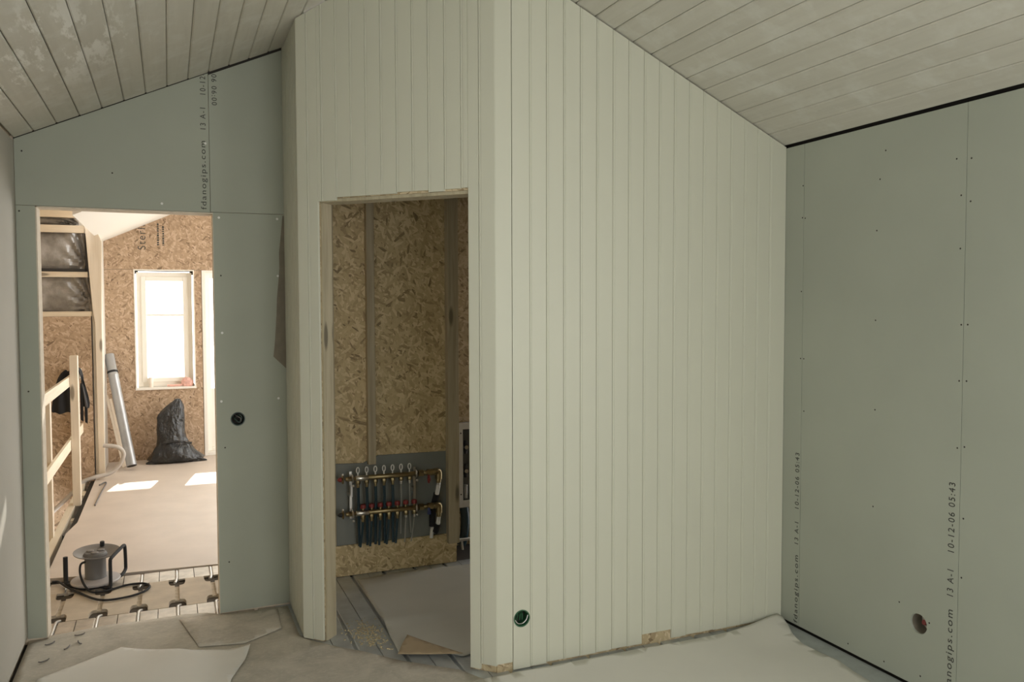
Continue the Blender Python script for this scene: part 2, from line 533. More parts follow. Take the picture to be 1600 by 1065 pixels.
# ---------------------------------------------------------------- back wall with the doorway
core = MB()
core.box((-.78, 4.4430, -.02), (-.567, 4.54, 2.071))
core.holed([(.2145, -.02), (.66, -.02), (.66, 2.08), (.2145, 2.08)], [circle(.3205, 1.016, .0335)], (4.4430, 4.54), FY)
core.prism([(-.78, 2.071), (.2145, 2.071), (.2145, ceil(.2145) + .02), (-.78, ceil(-.78) + .02)], (4.4430, 4.54), FY)
core.prism([(.2145, 2.08), (.66, 2.08), (.66, ceil(.66) + .02), (.2145, ceil(.2145) + .02)], (4.4430, 4.54), FY)
wall_back = struct('wall_back', core, PINE)
def gyp_y(poly, y, parent, holes=(), mat=GYPSUM, name='gypsum_sheet'):
    return make(name, MB().holed(poly, list(holes), (y, y + .0125), FY), mat, parent, bevel=.0008)
topz = lambda x, g=.004: ceil(x) - g
gyp_y([(XL + .001, 2.0785), (.2045, 2.0785), (.2045, topz(.2045)), (XL + .001, topz(XL))], YB, wall_back)
gyp_y([(.2065, 2.0805), (.568, 2.0825), (.568, topz(.568, .013)), (.2065, topz(.2065, .013))], YB, wall_back)
gyp_y([(XL + .001, .012), (-.570, .008), (-.572, 2.0765), (XL + .001, 2.0765)], YB, wall_back)
gyp_y([(.2155, .006), (.568, .012), (.568, 2.0795), (.2155, 2.0785)], YB, wall_back, [circle(.3205, 1.016, .0345)])
for a, b in (((-.5718, 4.4295, .0), (-.5662, 4.541, 2.0765)), ((-.5718, 4.4295, 2.0705), (.2158, 4.541, 2.0765)), ((.2146, 4.4295, 0), (.2170, 4.541, 2.0765))):
    make('opening_edge', MB().box(a, b), GYPSUM_CUT, wall_back)
make('torn_paper', MB().prism([(.5675, 2.074), (.560, 2.074), (.551, 1.98), (.540, 1.88), (.541, 1.80), (.535, 1.73), (.526, 1.64), (.523, 1.56), (.513, 1.42), (.504, 1.335), (.5675, 1.272)], (YB - .0012, YB), FY), PAPER_CORE, wall_back)
sm = MB()
for x, z in ((-.021, 2.112), (.245, 2.053), (.533, 2.057), (.532, 1.759), (.251, 1.464), (.241, 1.111), (.526, 1.114), (.187, 2.424)):
    sm.lathe([(.0062, 0), (.0055, .0012)], (x, YB, z), (0, -1, 0), 10)
make('filled_screw_hole', sm, WHITE_PLASTIC, wall_back, kind='stuff')
sm = MB()
for x, z in ((-.62, 2.33), (-.637, 2.05), (.25, 1.758), (.265, .27), (.255, .87), (-.24, 2.25), (-.62, 1.2)):
    sm.lathe([(.004, 0), (.003, .0008)], (x, YB, z), (0, -1, 0), 8)
make('screw_head', sm, DARK_GAP, wall_back, kind='stuff')
UP, DN = (0, 0, 1), (0, 0, -1)
def back_text(t, x, z0, z1, h=.026): lettering(t, (x, YB - .0004, z0), UP, (-1, 0, 0), z1 - z0, h, wall_back)
back_text('fdanogips.com', .187, 2.091, 2.435)
back_text('13 A-1', .190, 2.487, 2.594)
back_text('10-12-', .192, 2.661, 2.766)
lettering('06 06:00', (.222, YB - .0004, 2.775), DN, (1, 0, 0), .155, .024, wall_back)

jb = MB()
for a, b, h in ((XL, .2055, .008), (.2055, .568, .017)):
    jb.prism([(a, ceil(a) - h), (b, ceil(b) - h), (b, ceil(b) + .004), (a, ceil(a) + .004)], (YB + .004, YB + .0128), FY)
make('shadow_joint', jb, DARK_GAP, wall_back, kind='stuff')

# round wall box in the back wall
def wall_box(loc, axis, r, depth, mat, label, rim=.004):
    t = thing('socket_box', label, 'wall box', loc)
    ax = Vector(axis)
    make('box_cup', MB().lathe([(r * .93, -depth), (r * .93, -depth + .003), (r * .90, -depth + .003), (r * .92, 0), (r * 1.06, 0), (r * 1.06, .0018), (r * .93, .0018), (r * .86, -depth + .004)], loc, axis, 28, cap=False), mat, t, smooth=True)
    make('box_bottom', MB().lathe([(r * .9, -depth), (r * .9, -depth + .003)], loc, axis, 28), DARK_GAP, t)
    return t
t = wall_box((.3205, YB - .0005, 1.016), (0, -1, 0), .034, .045, GREEN_DARK, 'dark green round wall box in grey board beside the doorway')
p = Vector((.3205, YB, 1.016))
make('wire', MB().tube(smooth_curve([p + Vector(q) for q in ((-.022, .03, .012), (-.012, .004, -.004), (.006, .001, -.016), (.02, .006, .004), (.006, .012, .020), (-.01, .02, .006))]), .0032, 8), GREEN_DARK, t, smooth=True)
make('wire_loop', MB().tube(smooth_curve([p + Vector(q) for q in ((-.014, .034, .02), (-.002, .006, .012), (.012, .002, .004), (.014, .004, -.016), (.002, .02, -.022))]), .0026, 8), CABLE_GREY, t, smooth=True)

# ---------------------------------------------------------------- left wall
wall_left = struct('wall_left', MB().holed([(YREAR, -.02), (YB + .11, -.02), (YB + .11, EAVE + .03), (YREAR, EAVE + .03)], [[(.4, .9), (1.8, .9), (1.8, 2.1), (.4, 2.1)]], (XL - .12, XL - .0135), FX), PINE)
y = YB - .001
for k in range(7):
    y1 = max(y - .90, YREAR)
    a_, b_ = y1 + .001, y - .001
    hole = []
    if a_ < 1.8 and b_ > .4:
        h0, h1 = max(a_ + .01, .4), min(b_ - .01, 1.8)
        hole = [[(h0, .9), (h1, .9), (h1, 2.1), (h0, 2.1)]]
    make('gypsum_sheet', MB().holed([(a_, .022), (b_, .022), (b_, EAVE - .014), (a_, EAVE - .014)], hole, (XL - .0125, XL), FX), GYPSUM_LEFT, wall_left, bevel=.0008)
    y = y1

# ---------------------------------------------------------------- right wall
XW = 2.845
KR = XW / 2.86
wall_right = struct('wall_right', MB().holed([(YREAR, -.02), (4.9, -.02), (4.9, EAVE + .02), (YREAR, EAVE + .02)], [[(-.9, .85), (.9, .85), (.9, 2.15), (-.9, 2.15)]], (XW + .075, XW + .16), FX).box((XW + .0135, YREAR, -.02), (XW + .075, YREAR + .05, EAVE - .03)), PINE)  # out-of-view bare opening, added to let in more daylight
ys = [4.0, 3.118 * KR, 2.241 * KR, 1.341, .441, -.459, -1.359, YREAR]
for a, b in zip(ys, ys[1:]):
    hol = [circle(2.408, .275, .041)] if b < 2.408 < a else []
    if a > -.9 and b < .9:
        h0, h1 = max(b + .01, -.9), min(a - .01, .9)
        hol = [[(h0, .85), (h1, .85), (h1, 2.15), (h0, 2.15)]]
    make('gypsum_sheet', MB().holed([(b + .001, .010), (a - .001, .010), (a - .001, EAVE - .012), (b + .001, EAVE - .012)], hol, (XW, XW + .0125), FX), GYPSUM, wall_right, bevel=.001)
# reddish pipe end inside the hole
hb = MB().lathe([(.043, .0), (.043, .06)], (XW + .010, 2.408, .275), (1, 0, 0), 24, cap=False)
make('hole_lining', hb, PAPER_CORE, wall_right, smooth=True)
make('conduit_stub', MB().tube([(XW + .07, 2.396, .265), (XW + .02, 2.398, .282)], .011, 10), RED, wall_right, smooth=True, label='dull red conduit end inside round hole')
sm = MB()
for y, z in [(2.659, 2.144), (2.672, 1.923), (2.671, 1.531), (2.666, 1.137), (2.286, 2.17), (2.222, 2.162), (2.263, 2.025), (2.222, 1.997), (2.262, 1.818), (2.251, 1.52), (2.223, 1.521), (2.255, 1.299), (2.223, 1.301), (3.125, 2.179), (3.127, 2.024), (3.108, 2.020), (3.128, 1.665), (3.106, 1.336), (3.128, 1.336), (3.101, 1.079), (2.257, 1.033), (2.226, 1.042), (2.224, .759), (2.227, .523), (2.369, .29), (2.519, .327), (2.799, .037), (2.594, .037), (2.407, .051), (2.668, .706), (2.631, 2.263)]:
    y, z = y * KR, 1.6 - (1.6 - z) * KR
    sm.lathe([(.0038, 0), (.003, .0007)], (XW, y, z), (-1, 0, 0), 8)
make('screw_head', sm, DARK_GAP, wall_right, kind='stuff')
def right_text(t, y, z0, z1, h=.028):
    y, z0, z1 = y * KR, 1.6 - (1.6 - z0) * KR, 1.6 - (1.6 - z1) * KR
    lettering(t, (XW - .0004, y, z0), UP, (0, 1, 0), z1 - z0, h, wall_right)
right_text('fdanogips.com', 2.262, .030, .379); right_text('13 A-1', 2.262, .428, .533); right_text('10-12-06 05:43', 2.262, .605, .884)
right_text('fdanogips.com', 3.128, .012, .353, .026); right_text('13 A-1', 3.128, .403, .512, .026); right_text('10-12-06 05:43', 3.128, .581, .859, .026)

# ---------------------------------------------------------------- closet: white beaded boards on strand board
def bead_profile(wd):
    return [(.0004, -.0105), (.0004, -.0030), (.0018, -.0006), (.0034, .0007), (.0058, .0007), (.0074, -.0020), (.0090, -.0020), (.0112, 0), (wd - .0022, 0), (wd - .0004, -.0030), (wd - .0004, -.0105)]
def wall_board(O, t, n, s0, s1, zb, ztf, parent, hole=None, prof=None):
    O, t, n = Vector(O), Vector(t), Vector(n)
    wd = s1 - s0
    mb = MB()
    if hole is None:
        pr = [(s0 + a, d) for a, d in (prof or bead_profile(wd))]
        A = []; B = []
        for s, d in pr:
            q = O + t * s + n * d
            A.append(mb.bm.verts.new((q.x, q.y, zb))); B.append(mb.bm.verts.new((q.x, q.y, ztf(q))))
        k = len(pr)
        mb.face(A[::-1]); mb.face(B)
        for i in range(k): mb.face([A[i], A[(i + 1) % k], B[(i + 1) % k], B[i]])
    else:
        q0, q1 = O + t * (s0 + .0007), O + t * (s1 - .0007)
        mb.holed([(s0 + .0007, zb), (s1 - .0007, zb), (s1 - .0007, ztf(q1)), (s0 + .0007, ztf(q0))], hole, (0, -.0105), lambda u, v, d: tuple(Vector((*(O + t * u + n * d).xy, v))))
    return make('panel_board', mb, BOARD_WHITE, parent)
ctop = lambda q: ceil(q.x) - .0075

# face towards the room
wf = MB().holed([(1.290, -.02), (2.845, -.02), (2.845, ceil(2.84) - .01), (1.290, ceil(1.290) - .01)], [circle((1.362 + 1.4435) / 2, .228, .0355)], (YC + .0112, YC + .13), FY)
wall_closet_front = struct('wall_closet_front', wf, OSB_Y)
O = (0, YC, 0)
edges = [1.2835, 1.362, 1.4435, 1.525, 1.608, 1.691, 1.773, 1.856, 1.938, 2.019, 2.1005, 2.182, 2.266, 2.346, 2.426, 2.506, 2.588, 2.666, 2.744, 2.8445]
bott = [.040, .004, .006, .012, .011, .010, .012, .014, .012, .055, .055, .012, .015, .015, .012, .013, .013, .013, .013, .012]
for i, (a, b) in enumerate(zip(edges, edges[1:])):
    if i == 0: wall_board(O, (1, 0, 0), (0, -1, 0), a, b, bott[i], ctop, wall_closet_front, prof=[(.0, -.0105), (.0, -.002), (.002, 0), (b - a - .0026, 0), (b - a - .0007, -.0035), (b - a - .0007, -.0105)])
    elif i == 1: wall_board(O, (1, 0, 0), (0, -1, 0), a, b, bott[i], ctop, wall_closet_front, hole=[circle((a + b) / 2, .228, .0365)])
    else: wall_board(O, (1, 0, 0), (0, -1, 0), a, b, bott[i], ctop, wall_closet_front)
sbx = (edges[1] + edges[2]) / 2
t = wall_box((sbx, YC - .0005, .228), (0, -1, 0), .036, .05, GREEN_BOX, 'green round wall box low in the white panelled wall')
p = Vector((sbx, YC, .228))
make('wire', MB().tube(smooth_curve([p + Vector(q) for q in ((-.032, .002, -.004), (-.018, -.001, -.020), (.004, .0, -.022), (.022, 0, -.008), (.030, .003, .010))]), .0022, 8), STEEL, t, smooth=True)
for dx in (-.014, 0, .012):
    make('wire_end', MB().tube([p + Vector((dx, .045, .03)), p + Vector((dx * .8, .02, .012)), p + Vector((dx * 1.1, .025, -.015))], .004, 8), GREEN_BOX, t, smooth=True)

# slanting face with the doorway
K = .9886
DO = Vector((.575, 3.985, 0)) * K; DT = Vector((1, -1, 0)) / math.sqrt(2); DN_ = Vector((-1, -1, 0)) / math.sqrt(2)
dpt = lambda s, d, z: tuple(DO + DT * s + DN_ * d + Vector((0, 0, z)))
S0, S1, DH = .117 * K, .895 * K, 2.094
wd = MB()
def dcore(s0, s1, z0, z1, d0=-.0112, d1=-.022):
    return [dpt(s0, d0, z0), dpt(s1, d0, z0), dpt(s1, d1, z0), dpt(s0, d1, z0), dpt(s0, d0, z1(s0)), dpt(s1, d0, z1(s1)), dpt(s1, d1, z1(s1)), dpt(s0, d1, z1(s0))]
ct = lambda s: ceil((DO + DT * s).x) - .012
wd.hexa(dcore(.006, S0 - .004, .0, ct)); wd.hexa(dcore(S1 - .004, 1.004, .0, ct)); wd.hexa(dcore(S0 - .004, S1 - .004, DH + .0035, ct))
wall_closet_diagonal = struct('wall_closet_diagonal', wd, OSB_Y)
def stud(s0, s1, d0, d1, z0, z1, mat, parent=wall_closet_diagonal, name='stud'):
    return make(name, MB().hexa(dcore(s0, s1, z0, z1, d0, d1)), mat, parent, bevel=.0015)
stud(S0 - .045, S0 + .0045, -.0225, -.100, .0, lambda s: 2.3, PINE_GREY)
stud(S1 - .004, S1 + .045, -.0225, -.118, .0, lambda s: 2.3, PINE_GREY)
stud(S0 + .0045, S1 - .004, -.0108, -.118, DH - .012, lambda s: DH + .003, PINE_GREY, name='header')
dctop = lambda q: ceil(q.x) - .0075
wall_board(DO, DT, DN_, 0, .056 * K, .007, dctop, wall_closet_diagonal, prof=[(0, -.0105), (0, -.002), (.002, 0), (.0534, 0), (.0548, -.0035), (.0548, -.0105)])
wall_board(DO, DT, DN_,   .056 * K, S0, .009, dctop, wall_closet_diagonal)
xs = [S0] + [K * q for q in (.136, .2165, .297, .3775, .458, .5385, .619, .6995, .780, .8605)] + [S1]
lb = [2.087, 2.087, 2.101, 2.101, 2.101, 2.101, 2.107, 2.107, 2.098, 2.106, 2.108]
for k, (a, b) in enumerate(zip(xs, xs[1:])):
    if b - a < .03:
        wall_board(DO, DT, DN_, a, b, lb[k], dctop, wall_closet_diagonal, prof=[(.0002, -.0105), (.0002, 0), (b - a - .0022, 0), (b - a - .0007, -.0035), (b - a - .0007, -.0105)])
    else: wall_board(DO, DT, DN_, a, b, lb[k], dctop, wall_closet_diagonal)
SE = 1.0115
wall_board(DO, DT, DN_, S1, .946 * K, .010, dctop, wall_closet_diagonal, prof=[(0, -.0105), (0, -.002), (.002, 0), (.0485, 0), (.0500, -.0035), (.0500, -.0105)])
wall_board(DO, DT, DN_, .946 * K, SE, .034, dctop, wall_closet_diagonal)

# narrow return beside the back wall
wr = MB().prism([(3.955, -.02), (4.55, -.02), (4.55, ceil(.57) - .012), (3.955, ceil(.57) - .012)], (.580, .66), FX)
wall_closet_return = struct('wall_closet_return', wr, OSB_X)
ye = [YB - .001, 4.345, 4.264, 4.183, 4.102, 4.021, 3.940]
RO = (.5685, 0, 0)
for a, b in zip(ye, ye[1:]):
    wall_board(RO, (0, -1, 0), (-1, 0, 0), -a, -b, .012, ctop, wall_closet_return)

# ---------------------------------------------------------------- closet inside
CB = 4.80
cw = MB()
cw.box((.66, CB + .0005, -.02), (1.638, CB + .10, 2.6))
wall_closet_back = struct('wall_closet_back', cw, DARK_GAP)
make('strand_board', MB().box((.66, CB - .012, .0), (1.600, CB, 2.6)), OSB_CLOSET, wall_closet_back)
make('strand_board', MB().box((.66, CB - .034, .002), (1.630, CB - .022, .184)), OSB_CLOSET, wall_closet_back)
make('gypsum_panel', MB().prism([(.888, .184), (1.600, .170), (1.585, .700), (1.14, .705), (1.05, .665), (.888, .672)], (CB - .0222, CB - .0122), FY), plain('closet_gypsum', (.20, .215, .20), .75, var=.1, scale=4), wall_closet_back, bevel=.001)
make('stud', MB().box((1.0745, CB - .058, .659), (1.1205, CB - .0125, 2.6)), PINE_GREY, wall_closet_back, bevel=.002)
make('stud', MB().box((1.566, CB - .075, .131), (1.637, CB - .0225, 2.6)), PINE_GREY, wall_closet_back, bevel=.002)
make('edge_strip', MB().box((.862, CB - .03, .185), (.886, CB - .0125, 2.6)), PINE_GREY, wall_closet_back, bevel=.001)
# deeper niche on the right
nw = MB().box((1.638, 5.16, -.02), (2.95, 5.23, 2.6)).box((1.58, CB + .101, -.02), (1.638, 5.16, 2.6))
wall_niche = struct('wall_niche', nw, OSB_Y)
make('closet_ceiling', MB().prism([(.66, 4.0), (1.36, 3.36), (2.84, 3.36), (2.84, 5.3), (.66, 5.3)], (2.36, 2.385), FZ), DARK_GAP, None, kind='structure').name = 'ceiling_closet'
fl2 = MB().box((.60, 4.642, -.2), (2.95, 5.3, -.022))
struct('floor_closet', fl2, DARK_GAP)
for g in GX:
    if g > 1.7 and g < 2.7:
        pass

# ---- manifold
MY = 4.69
man = thing('heating_manifold', 'brass underfloor heating manifold with red caps on the grey board', 'manifold', (1.19, MY, .20))
def xcyl(x0, x1, z, r, mat, name, seg=14): return make(name, MB().lathe([(r * .9, 0), (r, .002), (r, x1 - x0 - .002), (r * .9, x1 - x0)], (x0, MY, z), (1, 0, 0), seg), mat, man, smooth=True)
def zcyl(x, z0, z1, r, mat, name, y=MY, seg=12, parent=None): return make(name, MB().lathe([(r * .85, 0), (r, .003), (r, z1 - z0 - .003), (r * .85, z1 - z0)], (x, y, z0), (0, 0, 1), seg), mat, parent or man, smooth=True)
for zb, xe, capm in ((.595, 1.375, RED), (.389, 1.375, BLACK_PLASTIC)):
    bar = xcyl(1.05, 1.36, zb, .0145, BRASS, 'manifold_bar')
    xcyl(.985, 1.06, zb, .0165, NICKEL, 'bar_sleeve')
    xcyl(.925, .986, zb, .0115, BRASS, 'end_fitting')
    xcyl(.938, .958, zb, .0155, BRASS, 'nut', 6)
    make('end_cap', MB().lathe([(.004, 0), (.012, .008), (.014, .022)], (.880, MY, zb), (1, 0, 0), 12), capm, man, smooth=True)
    ring = [(.910, MY + .023 * math.cos(q * math.pi / 8), zb + .023 * math.sin(q * math.pi / 8)) for q in range(16)]
    wh = make('hand_wheel', MB().tube(ring, .0035, 8, close=True), BRASS, man, smooth=True)
    make('wheel_spoke', MB().box((.907, MY - .004, zb - .023), (.913, MY + .004, zb + .023)).box((.907, MY - .023, zb - .004), (.913, MY + .023, zb + .004)), BRASS, wh)
    zcyl(.911, zb + .012, zb + .033, .006, STEEL, 'vent_screw')
    xcyl(1.365, 1.395, zb, .021, BRASS, 'nut', 6)
    xcyl(1.395, 1.425, zb, .014, BRASS, 'valve_neck')
    xcyl(1.418, 1.455, zb, .020, BRASS, 'ball_valve')
    xcyl(1.452, 1.475, zb, .017, BRASS, 'valve_neck')
    make('elbow', MB().tube(smooth_curve([(1.462, MY, zb), (1.484, MY, zb), (1.491, MY, zb - .010), (1.491, MY, zb - .045)]), .021, 12), BRASS, man, smooth=True)
    for bx in (.966, 1.348):
        make('bracket_clip', MB().tube([(bx, MY + .019 * math.cos(q * math.pi / 8), zb + .019 * math.sin(q * math.pi / 8)) for q in range(16)], .006, 6, close=True), STEEL, man, smooth=True)
        make('bracket_bolt', MB().sphere((bx + .002, MY - .02, zb - .038), .008), STEEL, man, smooth=True)
for bx in (.962, 1.348):
    make('bracket', MB().box((bx - .007, MY + .028, .355), (bx + .007, MY + .033, .632)), STEEL, man)
    make('bracket_foot', MB().box((bx - .007, MY + .03, .48), (bx + .007, CB - .0225, .50)), STEEL, man)
make('drain_strip', MB().box((.955, MY - .004, .49), (.966, MY, .552)), WHITE_PLASTIC, man)
pitch = .0517
for k in range(7):
    x = .999 + pitch * k
    zt = .618
    ringp = [(x + .0085 * math.sin(q), MY, zt + .024 + .017 * math.cos(q)) for q in [i * 2 * math.pi / 16 for i in range(16)]]
    fm = make('flow_meter', MB().tube(ringp, .0032, 8, close=True), WHITE_PLASTIC, man, smooth=True)
    zcyl(x, .606, .628, .004, WHITE_PLASTIC, 'meter_stem', parent=fm)
    zcyl(x, .560, .582, .0135, BRASS, 'outlet_nut', seg=6)
    zcyl(x, .540, .566, .009, BRASS if k < 5 else STEEL, 'outlet_sleeve')
    x2 = 1.0265 + pitch * k
    cp = make('red_cap', MB().lathe([(.015, 0), (.0165, .006), (.0165, .018), (.012, .024)], (x2, MY, .416), (0, 0, 1), 14), RED, man, smooth=True)
    zcyl(x2, .398, .418, .0085, BRASS, 'cap_stem')
    zcyl(x2, .352, .378, .0135, BRASS, 'outlet_nut', seg=6)
    zcyl(x2, .336, .358, .009, BRASS if k < 5 else STEEL, 'outlet_sleeve')
    dx = random.uniform(-.012, .012)
    big = k < 5
    r = .0085 if big else .0042
    m1 = TUBE if big else TUBE_CLEAR
    make('heating_tube', MB().tube(smooth_curve([(x, MY, .55), (x + .002, MY + .002, .46), (x + .004 + dx * .4, MY + .018, .33), (x + .006 + dx, MY + .02, .19 if k < 5 else .235)]), r, 8), m1, man, smooth=True)
    make('heating_tube', MB().tube(smooth_curve([(x2, MY, .345), (x2 - .003, MY, .30), (x2 - .006 - dx * .4, MY + .004, .25), (x2 - .012 - dx, MY + .006, .186)]), r * .85, 8), m1, man, smooth=True)
zcyl(1.423, .535, .585, .007, RED, 'valve_lever', y=MY - .02)
make('valve_lever_grip', MB().box((1.414, MY - .028, .548), (1.432, MY - .018, .566)), RED, man)
zcyl(1.423, .350, .385, .008, BLUE, 'valve_lever', y=MY - .02)
make('valve_lever_grip', MB().box((1.413, MY - .028, .345), (1.433, MY - .018, .366)), BLUE, man)
zcyl(1.490, .528, .556, .016, BRASS, 'coupling'); zcyl(1.490, .512, .53, .012, STEEL, 'coupling')
make('pipe_sleeve', MB().tube([(1.490, MY, .515), (1.480, MY + .002, .455)], .013, 12), WHITE_PLASTIC, man, smooth=True, label='white pipe sleeve')
make('insulation_sleeve', MB().tube(smooth_curve([(1.480, MY + .003, .46), (1.474, MY + .03, .40), (1.462, MY + .035, .33), (1.458, MY + .03, .255)]), .020, 12), INSUL, man, smooth=True, label='black foam sleeve')
zcyl(1.491, .320, .350, .015, BRASS, 'coupling'); zcyl(1.491, .312, .322, .012, STEEL, 'coupling')
make('pipe_sleeve', MB().tube([(1.491, MY, .316), (1.484, MY, .268)], .013, 12), WHITE_PLASTIC, man, smooth=True, label='white pipe sleeve')
make('insulation_sleeve', MB().tube(smooth_curve([(1.484, MY + .002, .275), (1.478, MY + .008, .245), (1.466, MY + .012, .225)]), .021, 12), INSUL, man, smooth=True, label='black foam sleeve')
make('pipe_end', MB().tube([(1.452, MY + .01, .256), (1.445, MY + .01, .190)], .011, 12), WHITE_PLASTIC, man, smooth=True)

# ---- distribution cabinet in the niche
cab = thing('distribution_cabinet', 'white framed cabinet with dark valves in the closet niche', 'cabinet', (1.95, 5.10, .25))
fr = MB()
X0, X1, Z0, Z1, yf = 1.752, 2.20, .256, .822, 5.085
for a, b in (((X0, Z0), (X0 + .032, Z1)), ((X1 - .032, Z0), (X1, Z1)), ((X0 + .032, Z1 - .042), (X1 - .032, Z1)), ((X0 + .032, Z0), (X1 - .032, Z0 + .046))):
    fr.box((a[0], yf - .010, a[1]), (b[0], yf, b[1]))
make('cabinet_frame', fr, WHITE_PLASTIC, cab, bevel=.001)
make('cabinet_back', MB().box((X0 + .006, 5.145, Z0 + .006), (X1 - .006, 5.1595, Z1 - .006)), CABINET_DARK, cab)
make('cabinet_side', MB().box((X0 + .004, yf, Z0 + .004), (X0 + .010, 5.145, Z1 - .004)).box((X1 - .010, yf, Z0 + .004), (X1 - .004, 5.145, Z1 - .004)).box((X0 + .004, yf, Z1 - .010), (X1 - .004, 5.145, Z1 - .004)).box((X0 + .004, yf, Z0 + .004), (X1 - .004, 5.145, Z0 + .010)), CABINET_DARK, cab)
for z in (.755, .345): make('frame_screw', MB().lathe([(.005, 0), (.004, .002)], (X0 + .018, yf - .010, z), (0, -1, 0), 10), DARK_GAP, cab)
for zc in (.655, .495):
    for xc in (1.815, 1.875, 1.935, 1.995, 2.055):
        v = make('valve', MB().lathe([(.010, -.045), (.014, -.02), (.010, 0), (.015, .02), (.010, .045)], (xc, 5.112, zc), (0, 0, 1), 12), BLACK_PLASTIC, cab, smooth=True)
        make('valve_ring', MB().lathe([(.013, 0), (.013, .006)], (xc, 5.095, zc), (0, -1, 0), 12), STEEL, v, smooth=True)
for xc in (1.815, 1.875): make('pipe_stub', MB().tube([(xc, 5.11, .40), (xc, 5.11, .31)], .012, 10), PEX, cab, smooth=True)
hose = make('supply_hose', MB().tube(smooth_curve([(1.80, 5.10, .25), (1.800, 5.08, .17), (1.785, 5.06, .08), (1.76, 5.05, .012)]), .03, 12), TUBE, smooth=True)
tag(hose, 'dark blue hose hanging below the white framed cabinet', 'hose')
vb = thing('pipe_bracket', 'small white pipe bracket on the floor under the dark hose', 'bracket', (1.77, 5.0, 0))
make('bracket_rail', MB().box((1.715, 4.985, .058), (1.90, 5.005, .072)), WHITE_PLASTIC, vb)
for x in (1.745, 1.87): make('bracket_leg', MB().tube([(x, 4.995, .058), (x + .004, 4.99, .0)], .007, 10), WHITE_PLASTIC, vb, smooth=True)

# ---------------------------------------------------------------- floor coverings
def sheet(name, poly, step, zf, mat, parent=None, thick=.0008, mats=None):
    from mathutils import geometry
    def inside(x, y):
        c = False; j = len(poly) - 1
        for i in range(len(poly)):
            (xi, yi), (xj, yj) = poly[i], poly[j]
            if (yi > y) != (yj > y) and x < (xj - xi) * (y - yi) / (yj - yi) + xi: c = not c
            j = i
        return c
    vs = []; ed = []
    n = len(poly)
    for i in range(n):
        a, b = Vector(poly[i]), Vector(poly[(i + 1) % n])
        k = max(1, int((b - a).length / step))
        for q in range(k): vs.append(a.lerp(b, q / k))
    m = len(vs)
    ed = [(i, (i + 1) % m) for i in range(m)]
    xs = [p[0] for p in poly]; ys_ = [p[1] for p in poly]
    x = min(xs) + step * .5
    while x < max(xs):
        y = min(ys_) + step * .5
        while y < max(ys_):
            q = (x + random.uniform(-.2, .2) * step, y + random.uniform(-.2, .2) * step)
            if inside(*q): vs.append(Vector(q))
            y += step
        x += step
    res = delaunay_2d_cdt(vs, ed, [], 1, 1e-5)
    mb = MB()
    bv = [mb.bm.verts.new((v.x, v.y, zf(v.x, v.y))) for v in res[0]]
    for f in res[2]: mb.face([bv[i] for i in f])
    o = make(name, mb, mat, parent, smooth=True)
    s = o.modifiers.new('solid', 'SOLIDIFY'); s.thickness = thick; s.offset = 1
    return o
def wav(x, y, a=.002, k=5.): return a * (math.sin(k * x + 1.3 * math.sin(k * .7 * y)) + math.sin(k * 1.3 * y + .8)) * .5 + a
cs = sheet('cardboard_sheet', [(-.645, 1.2), (-.645, 4.395), (-.568, 4.415), (-.56, 4.46), (-.43, 4.475), (-.30, 4.50), (-.16, 4.49), (.05, 4.495), (.15, 4.475), (.20, 4.44), (.23, 4.40), (.30, 4.40), (.555, 4.41), (.555, 3.99), (.605, 3.895), (.70, 3.78), (.80, 3.68), (.93, 3.52), (1.04, 3.42), (1.15, 3.32), (1.20, 3.22), (1.30, 3.1), (1.36, 2.6), (1.36, 1.2)], .07, lambda x, y: .001 + wav(x, y, .0012, 9), CARDBOARD)
tag(cs, 'large dusty grey cardboard sheet covering the floor from the left wall', 'cardboard')
c2_ = sheet('cardboard_sheet', [(.02, 4.42), (.20, 4.408), (.255, 4.395), (.50, 4.375), (.485, 4.10), (.30, 3.98), (.10, 4.02)], .06, lambda x, y: .006 + wav(x, y, .0015, 7), worn_board('dusty_cardboard', (.49, .455, .395)))
tag(c2_, 'small grey cardboard piece on the floor under the dark green wall box', 'cardboard')
def lp(x, y):
    e = max(0, .06 - abs((y - 4.10) + .30 * (x + .2))) / .06
    d = max(0, 1 - math.hypot(x - .02, y - 4.02) / .22)
    d2 = max(0, 1 - math.hypot(x - .32, y - 3.90) / .12)
    return .010 + wav(x, y, .003, 8) + .014 * d * d + .02 * d2 * d2
lpaper = sheet('paper_sheet', [(-.545, 3.93), (-.236, 4.150), (-.165, 4.105), (-.082, 4.055), (.068, 3.972), (.20, 3.935), (.320, 3.905), (.285, 3.78), (.215, 3.60), (.16, 3.2), (-.40, 3.1), (-.60, 3.5)], .03, lp, PAPER)
tag(lpaper, 'white paper sheet with rippled edge on the cardboard before the doorway', 'paper')
def rp(x, y):
    d = max(0, 1 - math.hypot(x - 2.80, y - 3.17) / .34)
    e = max(0, 1 - abs(y - 3.19) / .09) * .004
    return .006 + wav(x, y, .0016, 6) + .035 * d ** 1.6 + e
rpaper = sheet('paper_sheet', [(1.10, 3.150), (1.19, 3.178), (1.35, 3.186), (1.515, 3.184), (2.012, 3.182), (2.20, 3.172), (2.40, 3.172), (2.60, 3.188), (2.815, 3.214), (2.775, 3.10), (2.735, 3.02), (2.712, 2.93), (2.722, 2.84), (2.735, 2.73), (2.712, 2.62), (2.70, 2.50), (2.69, 1.4), (1.10, 1.4)], .05, rp, PAPER)
tag(rpaper, 'broad white paper sheet on the floor along the panelled wall, corner raised', 'paper')
